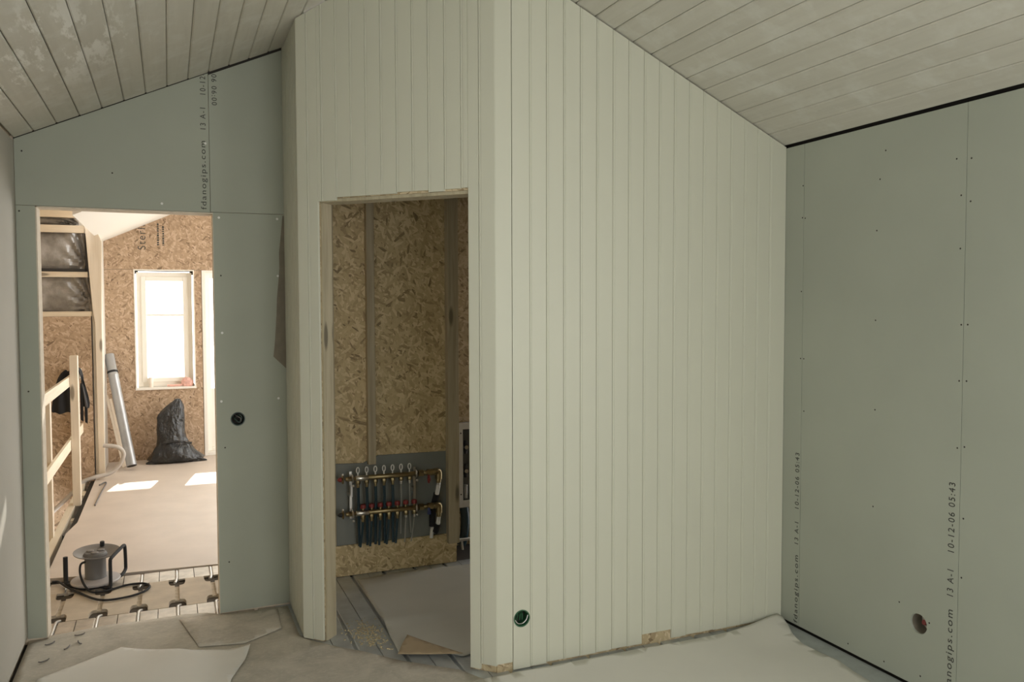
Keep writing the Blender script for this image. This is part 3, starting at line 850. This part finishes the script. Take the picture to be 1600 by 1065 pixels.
def kp(x, y):
    d = max(0, 1 - math.hypot(x - .94, y - 3.95) / .16)
    r = max(0, 1 - abs(y - 3.99 + .05 * (x - 1)) / .10)
    e = max(0, 1 - abs(x - .96) / .10) * .006
    return .004 + wav(x, y, .0020, 6) + .012 * d * d + .010 * r * r + e * .6
kpaper = sheet('paper_sheet', [(.985, 4.66), (1.20, 4.70), (1.70, 4.68), (2.0, 4.66), (2.0, 3.55), (1.30, 3.47), (1.205, 3.437), (1.04, 3.62), (.945, 3.60), (.955, 3.80), (.968, 3.96), (.972, 4.2), (.976, 4.45)], .035, kp, plain('grey_covering_paper', (.455, .45, .405), .55, var=.05, scale=3, bmp=.25, bscale=6), None)
tag(kpaper, 'grey covering paper with a folded brown corner on the closet floor', 'paper')
fold = sheet('folded_corner', [(.928, 3.548), (1.205, 3.436), (1.115, 3.585), (1.024, 3.730), (.972, 3.64)], .03, lambda x, y: .024 + .005 * math.sin(9 * x + 4 * y) + max(0, (y - 3.6)) * .05, PAPER_BROWN, kpaper)
fold['label'] = 'brown underside of the folded paper corner'
fold.data = fold.data
# debris
db = MB()
for i in range(420):
    c = Vector((random.gauss(.865, .045), random.gauss(3.86, .09)))
    if c.x + c.y < 4.565 or c.x > .945: continue
    r = random.uniform(.0015, .0055)
    db.sphere((c.x, c.y, -.0005 + r * .3), r, (1.2, 1, .5), 5, 4)
tag(make('sawdust', db, SAWDUST, kind='stuff'), 'scattered pale sawdust on the metal floor plates in the closet doorway', 'sawdust')
CL = [(-.43, 4.40, .3), (-.55, 4.335, .6), (-.42, 4.29, 2.0), (-.47, 4.25, 1.1), (-.55, 4.13, .5)]
for i, (x, y, a) in enumerate(CL):
    dx, dy = math.cos(a) * .022, math.sin(a) * .022
    st = make('wire_offcut', MB().tube(smooth_curve([(x - dx, y - dy + .012, .0085), (x - dx * .5, y - dy * .5, .0085), (x + dx * .6, y + dy * .6, .0085), (x + dx, y + dy + .013, .0085)], 4), .0028, 6), CABLE_GREY, smooth=True)
    tag(st, 'short bent grey wire offcut on the cardboard, %s' % ['closest to the doorway', 'closest to the left wall corner', 'rightmost of the middle three', 'in the middle of the five', 'farthest from the doorway'][i], 'offcut', 'wire offcuts on the cardboard')

# ---------------------------------------------------------------- hall beyond the doorway
struct('floor_hall', MB().box((-.705, 4.641, -.16), (.60, 5.32, -.024)).box((-.70, 5.32, -.16), (2.3, 9.27, -.024)), DARK_GAP)
fh = bpy.data.objects['floor_hall']
for i, g in enumerate(GX):
    if g > .55: break
    x0, x1 = max(g - .0957, -.69), min(g + .0957, .598)
    if x1 - x0 < .05: continue
    heat_plate(x0, x1, 5.115, 5.30, fh, -.002, ALU_DUSTY)
# grooved chipboard panels with rounded turning recesses at their corners
def notch_panel(x0, x1, y0, y1):
    g = .012; rx, ry = .045, .112
    P = []
    def arc(cx, cy, a0, a1, sx, sy):
        for k in range(6):
            a = a0 + (a1 - a0) * k / 5
            ca, sa = math.cos(a), math.sin(a)
            P.append((cx + sx * math.copysign(abs(ca) ** .55, ca), cy + sy * math.copysign(abs(sa) ** .55, sa)))
    h = math.pi / 2
    P += [(x0 + rx, y0)]; P += [(x1 - rx, y0)]
    arc(x1 - g, y0, math.pi, h, rx - g, ry)
    arc(x1 - g, y1, -h, -math.pi, rx - g, ry)
    P += [(x0 + rx, y1)]
    arc(x0 + g, y1, 0, -h, rx - g, ry)
    arc(x0 + g, y0, h, 0, rx - g, ry)
    Q = []
    for p_ in P:
        if not Q or math.hypot(p_[0] - Q[-1][0], p_[1] - Q[-1][1]) > 1e-4: Q.append(p_)
    return Q
for i in range(len(GX) - 1):
    if GX[i] > .45: break
    pn = notch_panel(GX[i], GX[i + 1], 4.645, 5.11)
    make('grooved_panel', MB().holed(pn, [], (-.022, 0), FZ), CHIP, fh, bevel=.0015)
GROOVE = plain('groove_bottom', (.44, .375, .285), .9, var=.22, scale=25)
NOTCH = plain('notch_bottom', (.075, .06, .045), .9, var=.2, scale=25)
for g in GX:
    if g > .5: break
    make('groove_bottom', MB().box((g - .014, 4.757, -.0235), (g + .014, 4.998, -.008)), GROOVE, fh)
    for y0, y1 in ((4.645, 4.757), (4.998, 5.11)):
        make('notch_bottom', MB().box((g - .046, y0, -.0235), (g + .046, y1, -.017)), NOTCH, fh)
big = make('floor_sheet', MB().holed([(-.655, 8.05), (-.655, 6.75), (-.70, 6.45), (-.70, 5.415), (-.26, 5.345), (.247, 5.302), (.60, 5.30), (2.2, 5.30), (2.2, 9.245), (-.598, 9.245), (-.598, 8.46), (-.655, 8.45)], [], (-.022, .004), FZ), SHEET_FLOOR, fh, bevel=.001)
# pipe ends in the near grooves
for i, g in enumerate([GX[1], GX[2], GX[3], GX[4], GX[5]]):
    pp = make('heating_pipe', MB().tube(smooth_curve([(g + .001, 4.36, -.007), (g, 4.55, -.006), (g + .001, 4.64, -.004), (g + .006, 4.675, -.009), (g + .014, 4.70, -.0155)], 5), .0078, 10), PEX, smooth=True)
    tag(pp, 'pale heating pipe end in the %s floor groove of the doorway' % ['leftmost', 'second from left', 'third from left', 'fourth from left', 'rightmost visible'][i], 'pipe', 'heating pipes in the doorway floor')
for i, g in enumerate((GX[3], GX[4], GX[5])):
    pp = make('heating_pipe', MB().tube(smooth_curve([(g - .012, 5.07, -.008), (g - .004, 5.10, -.004), (g, 5.15, -.006), (g, 5.285, -.007)], 5), .0078, 10), PEX, smooth=True)
    tag(pp, 'pale heating pipe end running under the big hall floor sheet, %s' % ['beside the cable loop', 'between two others', 'rightmost of three'][i], 'pipe', 'heating pipes under the hall floor sheet')

# far wall with window and glazed door
WX0, WX1, WZ0, WZ1 = -.318, .243, .757, 1.975
wfar = MB().holed([(-2.1, -2.7), (2.4, -2.7), (2.4, 3.3), (-2.1, 3.3)], [[(WX0 - .012, WZ0 - .012), (WX1 + .012, WZ0 - .012), (WX1 + .012, WZ1 + .012), (WX0 - .012, WZ1 + .012)], [(.325, .002), (1.30, .002), (1.30, 1.985), (.325, 1.985)]], (FAR + .0125, FAR + .20), FY)
wall_far = struct('wall_far', wfar, WHITE_BOARD)
def osb_sheet(poly, holes=()): return make('strand_board', MB().holed(poly, list(holes), (FAR, FAR + .012), FY), OSB_HALL, wall_far)
osb_sheet([(-.66, 1.984), (1.0, 1.984), (1.0, 2.9), (-.66, 2.9)])
osb_sheet([(1.002, 0), (2.25, 0), (2.25, 2.9), (1.302, 2.9), (1.002, 2.9), (1.002, 1.985), (1.30, 1.985), (1.30, .0)][0:0] or [(1.302, 0), (2.25, 0), (2.25, 2.9), (1.302, 2.9)])
osb_sheet([(-.66, 0), (.323, 0), (.323, 1.981), (WX1 + .002, 1.981), (WX1 + .002, WZ0 - .002), (WX0 - .002, WZ0 - .002), (WX0 - .002, 1.981), (-.66, 1.981)])
lettering('Sterli', (-.208, FAR - .0005, 2.185), UP, (-1, 0, 0), .255, .075, wall_far)
tb = MB()
for j, x in enumerate((-.085, -.035)):
    z = 2.235
    while z < 2.47 - .03 * j:
        l = random.uniform(.008, .02)
        tb.box((x - random.uniform(.009, .014), FAR - .0008, z), (x + .006, FAR, z + l)); z += l + random.uniform(.004, .010)
make('small_print', tb, INK, wall_far, kind='stuff')

window_1 = struct('window_1', MB().box((WX0 - .01, FAR - .004, WZ0 - .010), (WX0, FAR + .19, WZ1 + .010)).box((WX1, FAR - .004, WZ0 - .010), (WX1 + .01, FAR + .19, WZ1 + .010)).box((WX0, FAR - .004, WZ1), (WX1, FAR + .19, WZ1 + .010)), WHITE_PAINT)
make('window_sill', MB().box((WX0 - .012, FAR - .022, WZ0 - .022), (WX1 + .014, FAR + .19, WZ0)), WHITE_PAINT, window_1, bevel=.002)
def rect_frame(x0, x1, z0, z1, wdt, y0, y1):
    m = MB()
    m.box((x0, y0, z0), (x0 + wdt, y1, z1)); m.box((x1 - wdt, y0, z0), (x1, y1, z1))
    m.box((x0 + wdt, y0, z1 - wdt), (x1 - wdt, y1, z1)); m.box((x0 + wdt, y0, z0), (x1 - wdt, y1, z0 + wdt))
    return m
make('window_frame', rect_frame(WX0 + .012, WX1 - .012, WZ0 + .004, WZ1 - .016, .050, FAR + .075, FAR + .17), WHITE_PAINT, window_1, bevel=.003)
sash = make('sash', rect_frame(WX0 + .056, WX1 - .056, WZ0 + .05, WZ1 - .062, .046, FAR + .060, FAR + .13), WHITE_PAINT, window_1, bevel=.004)
make('glazing_bar', MB().box((WX0 + .10, FAR + .075, 1.500), (WX1 - .10, FAR + .115, 1.522)), WHITE_PAINT, sash)
make('pane', MB().box((WX0 + .095, FAR + .094, WZ0 + .09), (WX1 - .095, FAR + .098, WZ1 - .10)), GLASS, sash)
gm = MB()
for x0, x1, z0, z1 in ((WX0, WX0 + .03, WZ1 - .035, WZ1), (WX1 - .032, WX1, WZ1 - .04, WZ1), (WX0 + .03, WX1 - .032, WZ1 - .007, WZ1), (WX1 - .028, WX1 - .004, WZ0 + .0, WZ0 + .025)):
    gm.box((x0, FAR + .080, z0), (x1, FAR + .10, z1))
make('open_joint', gm, DARK_GAP, window_1)
for i, (x, sc) in enumerate(((-.155, (.9, .7, 1.0)), (.17, (1.3, 1, 1.1)))):
    pass
rag = thing('cleaning_rag', 'crumpled pale red rag on the window sill at right', 'rag', (.165, FAR + .03, WZ0))
rm = MB()
bmesh.ops.create_icosphere(rm.bm, subdivisions=3, radius=1)
for v in rm.bm.verts:
    n = 1 + .22 * math.sin(7 * v.co.x + 3 * v.co.z) * math.cos(5 * v.co.y + 6 * v.co.z)
    v.co = Vector((.165 + v.co.x * .058 * n, FAR + .028 + v.co.y * .026 * n, max(WZ0 + .001, WZ0 + .042 + v.co.z * .05 * n)))
make('rag_body', rm, RED_CLOTH, rag, smooth=True)
make('rag_tail', MB().tube(smooth_curve([(.12, FAR + .02, WZ0 + .016), (.04, FAR + .02, WZ0 + .012), (-.03, FAR + .02, WZ0 + .014)]), [.016] * 0 or .011, 8), RED_CLOTH, rag, smooth=True)
gv = make('paint_tin', MB().lathe([(.020, 0), (.022, .004), (.022, .10), (.018, .105)], (-.185, FAR + .035, WZ0), (0, 0, 1), 16), plain('pale_tin', (.82, .74, .66), .4), smooth=True)
tag(gv, 'small pale tin standing on the window sill at left', 'tin')

door_1 = struct('door_1', rect_frame(.327, 1.298, .004, 1.983, .036, FAR - .006, FAR + .17), WHITE_PAINT, bevel=.003)
dl = make('door_leaf', rect_frame(.365, 1.260, .042, 1.945, .042, FAR + .05, FAR + .10), WHITE_PAINT, door_1, bevel=.003)
make('lower_panel', MB().box((.407, FAR + .06, .084), (1.218, FAR + .09, .72)), WHITE_PAINT, dl, bevel=.003)
make('pane', MB().box((.407, FAR + .073, .72), (1.218, FAR + .077, 1.903)), GLASS, dl)

# unseen slab added outside the far wall to trim the sun patches
struct('added_sun_blocker', MB().box((-2.1, FAR + .2, 2.46), (2.4, FAR + 2.04, 2.58)), WHITE_BOARD)

# knee wall, hall ceiling, other hall walls
struct('wall_knee', MB().box((-.655, 8.47, -.02), (-.60, FAR - .001, 2.34)), WHITE_BOARD)
hc = MB().prism([(-.62, 2.255), (1.10, 3.05), (1.10, 3.11), (-.62, 2.315)], (6.6, FAR - .001), FY)
hc.prism([(1.10, 3.05), (2.3, 2.5), (2.3, 2.56), (1.10, 3.11)], (4.6, FAR - .001), FY)
hc.prism([(-.62, 2.45), (1.10, 3.05), (1.10, 3.11), (-.62, 2.51)], (4.545, 6.6), FY)
struct('ceiling_hall', hc, plain('white_ceiling_board', (.74, .70, .63), .8))
sr = MB().box((2.2, 5.24, -.1), (2.3, 5.6, 2.7)).box((2.2, 8.8, -.1), (2.3, 9.25, 2.7)).box((2.2, 5.6, -.1), (2.3, 8.8, .3)).box((2.2, 5.6, 2.3), (2.3, 8.8, 2.9))  # wide side opening added out of view to brighten the hall
struct('wall_hall_right', sr, OSB_X)
struct('wall_stair_left', MB().box((-2.1, 4.545, -2.7), (-2.0, FAR + .1, 2.6)), OSB_X)
struct('wall_stair_near', MB().box((-2.0, 4.545, -2.7), (-.72, 4.60, 2.55)), OSB_Y)
struct('ceiling_stair', MB().box((-2.0, 4.6, 2.535), (-.63, 8.6, 2.56)), PINE_X)
struct('floor_stair', MB().box((-2.0, 4.6, -2.7), (2.2, FAR, -2.6)), BRICKDARK)
# edge beam of the stair opening with a ragged gap to the floor sheet
beam = struct('trim_stair_edge', MB().box((-.785, 4.65, -.22), (-.735, 8.44, -.012)), PINE_Y)
make('blocking', MB().box((-.733, 7.86, -.20), (-.66, 8.05, -.03)), PINE_Y, beam)
make('blocking', MB().box((-.733, 7.05, -.20), (-.68, 7.13, -.05)), PINE_Y, beam)
make('offcut_wedge', MB().hexa([(-.733, 6.55, -.10), (-.715, 6.50, -.10), (-.665, 7.05, -.10), (-.685, 7.1, -.10), (-.733, 6.55, -.03), (-.715, 6.50, -.03), (-.665, 7.05, -.03), (-.685, 7.1, -.03)]), CABLE_GREY, beam)

# insulated gable of the stair well
SY = 8.45
ws_ = struct('wall_stair_far', MB().box((-2.0, SY + .11, -2.6), (-.656, SY + .16, 2.535)), WHITE_BOARD)
make('strand_board', MB().box((-2.0, SY + .004, -2.6), (-.665, SY + .016, 1.511)), OSB_HALL, ws_)
for z0, z1, xe in ((1.512, 1.558, -.655), (1.872, 1.922, -.682), (2.278, 2.345, -.703), (2.415, 2.50, -.705)):
    make('batten', MB().box((-2.0, SY, z0), (xe, SY + .045, z1)), PINE_X, ws_, bevel=.002)
for z0, z1, xe in ((1.558, 1.872, -.66), (1.922, 2.278, -.69), (2.345, 2.415, -.75)):
    mb = MB()
    nx, nz = 70, 12
    x0 = -2.0
    vs = []
    for j in range(nz + 1):
        row = []
        for i in range(nx + 1):
            u, v = 1 - (1 - i / nx) ** 1.8, j / nz
            x = x0 + (xe - x0) * u; z = z0 + (z1 - z0) * v
            puff = .03 * math.sin(math.pi * v) ** .6 * min(1, (1 - u) * 9)
            rad = math.atan2(v - (.15 if z0 < 1.7 else .05), (1.02 - u) * 5)
            crease = .030 * math.sin(rad * 17 + 1) * max(0, (u - .80) / .2) * min(1, (1 - u) * 30)
            row.append(mb.bm.verts.new((x, SY + .055 - puff + crease + random.uniform(-.0015, .0015), z)))
        vs.append(row)
    for j in range(nz):
        for i in range(nx): mb.face([vs[j][i], vs[j][i + 1], vs[j + 1][i + 1], vs[j + 1][i]])
    make('wrapped_insulation', mb, FOIL, ws_, smooth=True)
# light plasterboard edge that closes the gable at the right
make('edge_board', MB().prism([(-.628, -.02), (-.578, -.02), (-.575, 1.50), (-.560, 2.20), (-.66, 2.46), (-.705, 2.47), (-.650, 1.60), (-.632, 1.45)], (SY - .012, SY + .02), FY), PINE, ws_, bevel=.002)
make('tape_strip', MB().box((-.700, SY - .002, 1.925), (-.682, SY + .012, 2.275)).box((-2.0, SY - .002, 1.922), (-.69, SY + .004, 1.95)), DARK_GAP, ws_)

# stair railing
ra = thing('stair_railing', 'raw pine stair railing of posts and two rails in the hall', 'railing', (-.765, 6.5, -.1))
def rail(z0, z1, y0=4.7, y1=8.46): return make('rail', MB().box((-.772, y0, z0), (-.750, y1, z1)), PINE_Y, ra, bevel=.002)
rail(.955, 1.035); rail(.440, .525)
def post(x0, x1, y0, y1, z0, z1): return make('post', MB().box((x0, y0, z0), (x1, y1, z1)), PINE, ra, bevel=.002)
post(-.822, -.773, 6.42, 6.49, -.24, .985)
post(-.748, -.690, 7.42, 7.50, -.02, 1.205)
post(-.815, -.773, 8.365, 8.43, -.24, .985)
post(-.822, -.773, 5.0, 5.07, -.24, .985)

# jacket hung over the rail end
jk = thing('jacket', 'black jacket hung over the upper rail of the stair railing', 'jacket', (-.80, 8.1, .6))
def cloth_strip(rows, mat, name):
    mb = MB(); R = []
    for r in rows: R.append([mb.bm.verts.new(p) for p in r])
    for a, b in zip(R, R[1:]):
        for i in range(len(a) - 1): mb.face([a[i], a[i + 1], b[i + 1], b[i]])
    o = make(name, mb, mat, jk, smooth=True)
    s = o.modifiers.new('solid', 'SOLIDIFY'); s.thickness = .010; s.offset = 0
    b = o.modifiers.new('sub', 'SUBSURF'); b.levels = 2; b.render_levels = 2
    return o
def jrow(z, xl, xr, y, wv, n=7): return [(xl + (xr - xl) * i / (n - 1), y + wv * math.sin(i * 2.1 + z * 9), z + .012 * math.sin(i * 1.7)) for i in range(n)]
arc = [(-.812, .955), (-.802, 1.0), (-.790, 1.035), (-.770, 1.056), (-.750, 1.054), (-.735, 1.03), (-.726, .99), (-.720, .95)]
cloth_strip([[(x - .006 * math.sin(k * 2), yy, z + .006 * math.sin(k * 3 + x * 40)) for x, z in arc] for k, yy in enumerate((8.06, 8.12, 8.18, 8.24))], JACKET, 'jacket_shoulders')
cloth_strip([jrow(1.040, -.855, -.800, 8.14, .004), jrow(1.02, -.885, -.797, 8.13, .008), jrow(.96, -.920, -.795, 8.12, .014), jrow(.86, -.940, -.793, 8.11, .02), jrow(.76, -.960, -.792, 8.11, .022), jrow(.66, -.972, -.800, 8.12, .02)], JACKET, 'jacket_body')
cloth_strip([jrow(1.0, -.729, -.722, 8.12, .004, 5), jrow(.95, -.728, -.708, 8.12, .008, 5), jrow(.88, -.728, -.692, 8.12, .012, 5), jrow(.78, -.727, -.668, 8.13, .014, 5), jrow(.70, -.724, -.663, 8.13, .012, 5)], JACKET, 'jacket_front')
cloth_strip([jrow(.93, -.735, -.722, 8.085, .002, 4), jrow(.80, -.737, -.712, 8.08, .004, 4), jrow(.68, -.737, -.712, 8.08, .004, 4), jrow(.585, -.737, -.712, 8.08, .003, 4)], JACKET, 'sleeve')
cloth_strip([jrow(.90, -.712, -.692, 8.08, .003, 4), jrow(.78, -.705, -.680, 8.075, .004, 4), jrow(.66, -.703, -.678, 8.075, .004, 4), jrow(.565, -.703, -.680, 8.075, .003, 4)], JACKET, 'sleeve')
cloth_strip([jrow(.92, -.722, -.710, 8.07, .001, 3), jrow(.80, -.704, -.688, 8.06, .002, 3), jrow(.70, -.694, -.672, 8.06, .002, 3)], JACKET_GREY, 'lining')

# duct leaning in the corner
du = thing('ventilation_duct', 'grey metal ventilation duct leaning in the hall corner', 'duct', (-.36, 8.72, 0))
d0, d1 = Vector((-.362, 8.72, .045)), Vector((-.566, 9.175, 1.112))
dd = d1 - d0
prof = []
make('duct_pipe', MB().lathe([(.044, 0), (.047, .002), (.047, dd.length * .80), (.050, dd.length * .805), (.050, dd.length * .815), (.047, dd.length * .82), (.047, dd.length), (.040, dd.length)], d0, dd, 24), DUCT, du, smooth=True)
make('duct_joint', MB().lathe([(.0485, 0), (.051, .006), (.051, .016), (.0485, .022)], d0 + dd * .83, dd, 24), BLACK_RUBBER, du, smooth=True, label='dark joint ring')
make('duct_mouth', MB().lathe([(.0445, -.001), (.0445, .0005)], d0, dd, 24), DARK_GAP, du)
for k, (a, b) in enumerate((((-.60, 9.20, .70), (-.44, 8.86, .012)), ((-.565, 9.205, .66), (-.42, 8.90, .012)))):
    a, b = Vector(a), Vector(b)
    t_ = (b - a).normalized(); sx = Vector((1, 0, 0)) * .012; sy = t_.cross(sx).normalized() * .010
    o = make('timber_slat', MB().hexa([b - sx - sy, b + sx - sy, b + sx + sy, b - sx + sy, a - sx - sy, a + sx - sy, a + sx + sy, a - sx + sy]), PINE)
    tag(o, ('longer thin pine slat leaning on the knee wall behind the duct', 'shorter thin pine slat leaning closest behind the duct')[k], 'slat')

# flexible conduit that loops out of the stair opening
co = make('flexible_conduit', MB().tube(smooth_curve([(-1.25, 7.4, -.42), (-1.0, 8.0, -.215), (-.86, 8.2, -.10), (-.76, 8.30, .0), (-.66, 8.32, .035), (-.535, 8.36, .055), (-.455, 8.38, .12), (-.415, 8.38, .215), (-.44, 8.38, .275), (-.50, 8.37, .305), (-.585, 8.37, .315)], 8), .019, 12), CONDUIT, smooth=True)
tag(co, 'pale grey flexible conduit looping out of the stair opening', 'conduit')
wl = make('cable_offcut', MB().tube(smooth_curve([(-.60, 8.06, .012), (-.565, 8.15, .014), (-.55, 8.10, .012), (-.565, 7.7, .011), (-.575, 7.25, .011)], 6), .006, 8), CABLE_GREY, smooth=True)
tag(wl, 'thin grey cable end lying across the edge of the hall floor sheet', 'cable')

# rubbish bag
bagt = thing('rubbish_bag', 'black plastic rubbish bag slumped against the strand board under the window', 'bag', (.04, 9.0, .004))
bm_ = MB()
levels = [(.004, -.215, .290, .13), (.03, -.25, .325, .16), (.08, -.205, .265, .165), (.14, -.165, .215, .15), (.19, -.13, .17, .13), (.24, -.13, .145, .105), (.30, -.135, .135, .095), (.38, -.14, .135, .085), (.46, -.135, .13, .075), (.52, -.10, .125, .06), (.57, -.04, .12, .048), (.61, .015, .115, .036), (.64, .035, .10, .022), (.655, .05, .085, .012)]
N = 40
rings = []
for z, xl, xr, ry in levels:
    ring = []
    for k in range(N):
        a = 2 * math.pi * k / N
        n = 1 + .06 * math.sin(5 * a + z * 21) + .05 * math.sin(9 * a - z * 33) + .035 * math.sin(14 * a + z * 60)
        if z < .02: n = 1
        ring.append(bm_.bm.verts.new(((xl + xr) / 2 + (xr - xl) / 2 * math.cos(a) * n, 9.03 + ry * math.sin(a) * n + min(.0, -.0), .004 + z + (.012 * math.sin(6 * a + z * 40) if .06 < z < .6 else 0))))
    rings.append(ring)
for a, b in zip(rings, rings[1:]):
    for k in range(N): bm_.face([a[k], a[(k + 1) % N], b[(k + 1) % N], b[k]])
bm_.face(rings[0][::-1]); bm_.face(rings[-1])
bo = make('bag_body', bm_, BAG, bagt, smooth=True)
sb = bo.modifiers.new('sub', 'SUBSURF'); sb.levels = 1; sb.render_levels = 1
tx = bpy.data.textures.new('crease', 'CLOUDS'); tx.noise_scale = .09
dm = bo.modifiers.new('crease', 'DISPLACE'); dm.texture = tx; dm.strength = .028; dm.mid_level = .5; dm.texture_coords = 'LOCAL'
make('bag_corner', MB().hexa([(.20, 8.93, .006), (.34, 8.95, .006), (.34, 8.98, .006), (.20, 9.02, .006), (.20, 8.93, .07), (.335, 8.955, .018), (.335, 8.975, .018), (.20, 9.02, .07)]), BAG, bagt, bevel=.006)
make('bag_corner', MB().hexa([(-.245, 8.95, .006), (-.14, 8.92, .006), (-.14, 9.02, .006), (-.245, 8.97, .006), (-.245, 8.955, .02), (-.14, 8.92, .07), (-.14, 9.02, .07), (-.245, 8.965, .02)]), BAG, bagt, bevel=.006)
make('bag_fold', MB().tube(smooth_curve([(-.09, 8.90, .215), (.0, 8.885, .235), (.10, 8.885, .225), (.19, 8.90, .205)]), .012, 8), BAG, bagt, smooth=True)

# cable reel
RX, RY = -.418, 5.20
re_ = thing('cable_reel', 'black and grey cable reel standing on the grooved hall floor', 'cable reel', (RX, RY, .004))
make('base_disc', MB().lathe([(.05, .012), (.105, .010), (.128, .018), (.131, .026), (.128, .032), (.10, .036), (.05, .040)], (RX, RY, .004), (0, 0, 1), 36), REEL_PALE, re_, smooth=True)
make('drum', MB().lathe([(.060, .036), (.056, .044), (.056, .150), (.060, .156), (.064, .160), (.064, .172), (.058, .180)], (RX, RY, .004), (0, 0, 1), 32), REEL_DRUM, re_, smooth=True)
make('top_flange', MB().lathe([(.055, .0), (.10, .010), (.122, .020), (.124, .025), (.120, .025), (.10, .016), (.055, .006)], (RX + .008, RY + .012, .166), (.03, -.08, 1), 36, cap=False), REEL_GREY, re_, smooth=True)
sp = make('socket_plate', MB().lathe([(.058, 0), (.060, .006), (.054, .012), (.02, .014)], (RX, RY, .178), (0, 0, 1), 28), REEL_DRUM, re_, smooth=True)
for k in range(3):
    a = 2 * math.pi * k / 3 + .5
    make('socket_lid', MB().lathe([(.020, 0), (.021, .005), (.017, .009)], (RX + .032 * math.cos(a), RY + .032 * math.sin(a), .190), (0, 0, 1), 14), REEL_GREY, sp, smooth=True)
make('flange_knob', MB().lathe([(.011, 0), (.013, .004), (.013, .026), (.009, .030)], (RX + .03, RY + .105, .192), (0, 0, 1), 12), BLACK_PLASTIC, re_, smooth=True)
make('carry_handle', MB().tube(smooth_curve([(RX + .02, RY - .085, .016), (RX + .07, RY - .135, .014), (RX + .084, RY - .142, .028), (RX + .086, RY - .142, .10), (RX + .086, RY - .140, .160), (RX + .092, RY - .125, .180), (RX + .132, RY + .02, .190), (RX + .145, RY + .09, .186), (RX + .150, RY + .105, .165), (RX + .152, RY + .105, .07), (RX + .150, RY + .09, .040), (RX + .13, RY + .03, .026), (RX + .095, RY + .0, .022)], 6), .0098, 12), BLACK_RUBBER, re_, smooth=True)
make('stand_post', MB().tube(smooth_curve([(RX - .155, RY + .03, .170), (RX - .155, RY + .03, .05), (RX - .152, RY + .022, .022), (RX - .135, RY + .0, .012), (RX - .05, RY - .085, .010), (RX + .02, RY - .088, .012)], 6), [.0125] * 6 + [.0125] * 7 + [.0095] * 18, 12), BLACK_RUBBER, re_, smooth=True)
make('cable', MB().tube(smooth_curve([(RX - .048, RY - .04, .150), (RX - .070, RY - .055, .140), (RX - .072, RY - .075, .095), (RX - .05, RY - .12, .045), (RX - .01, RY - .165, .012), (RX + .06, RY - .17, .008), (RX + .16, RY - .11, .008), (RX + .25, RY - .12, .010), (RX + .288, RY - .19, .010), (RX + .255, RY - .27, .009), (RX + .17, RY - .325, .009), (RX + .05, RY - .32, .009), (RX - .06, RY - .17, .009), (RX - .15, RY - .01, .010), (RX - .20, RY + .10, .010), (RX - .235, RY + .115, .010)], 8), .0062, 10), BLACK_RUBBER, re_, smooth=True)

# ---------------------------------------------------------------- rear wall behind the camera with a bare opening added for daylight
rw_ = MB().holed([(-.8, -.1), (3.0, -.1), (3.0, 3.3), (-.8, 3.3)], [[(.4, .1), (2.2, .1), (2.2, 2.2), (.4, 2.2)]], (YREAR - .1, YREAR), FY)
struct('wall_rear', rw_, GYPSUM)

# unseen window added in the left wall to light the right wall
def side_frame(y0, y1, z0, z1, wdt, x0, x1):
    m = MB()
    m.box((x0, y0, z0), (x1, y0 + wdt, z1)); m.box((x0, y1 - wdt, z0), (x1, y1, z1))
    m.box((x0, y0 + wdt, z1 - wdt), (x1, y1 - wdt, z1)); m.box((x0, y0 + wdt, z0), (x1, y1 - wdt, z0 + wdt))
    return m
added_window = struct('added_window', side_frame(.402, 1.798, .902, 2.098, .04, XL - .115, XL - .045), WHITE_PAINT, bevel=.003)
sash2 = make('sash', side_frame(.443, 1.757, .943, 2.057, .035, XL - .10, XL - .06), WHITE_PAINT, added_window, bevel=.003)
make('pane', MB().box((XL - .084, .478, .978), (XL - .080, 1.722, 2.022)), GLASS, sash2)
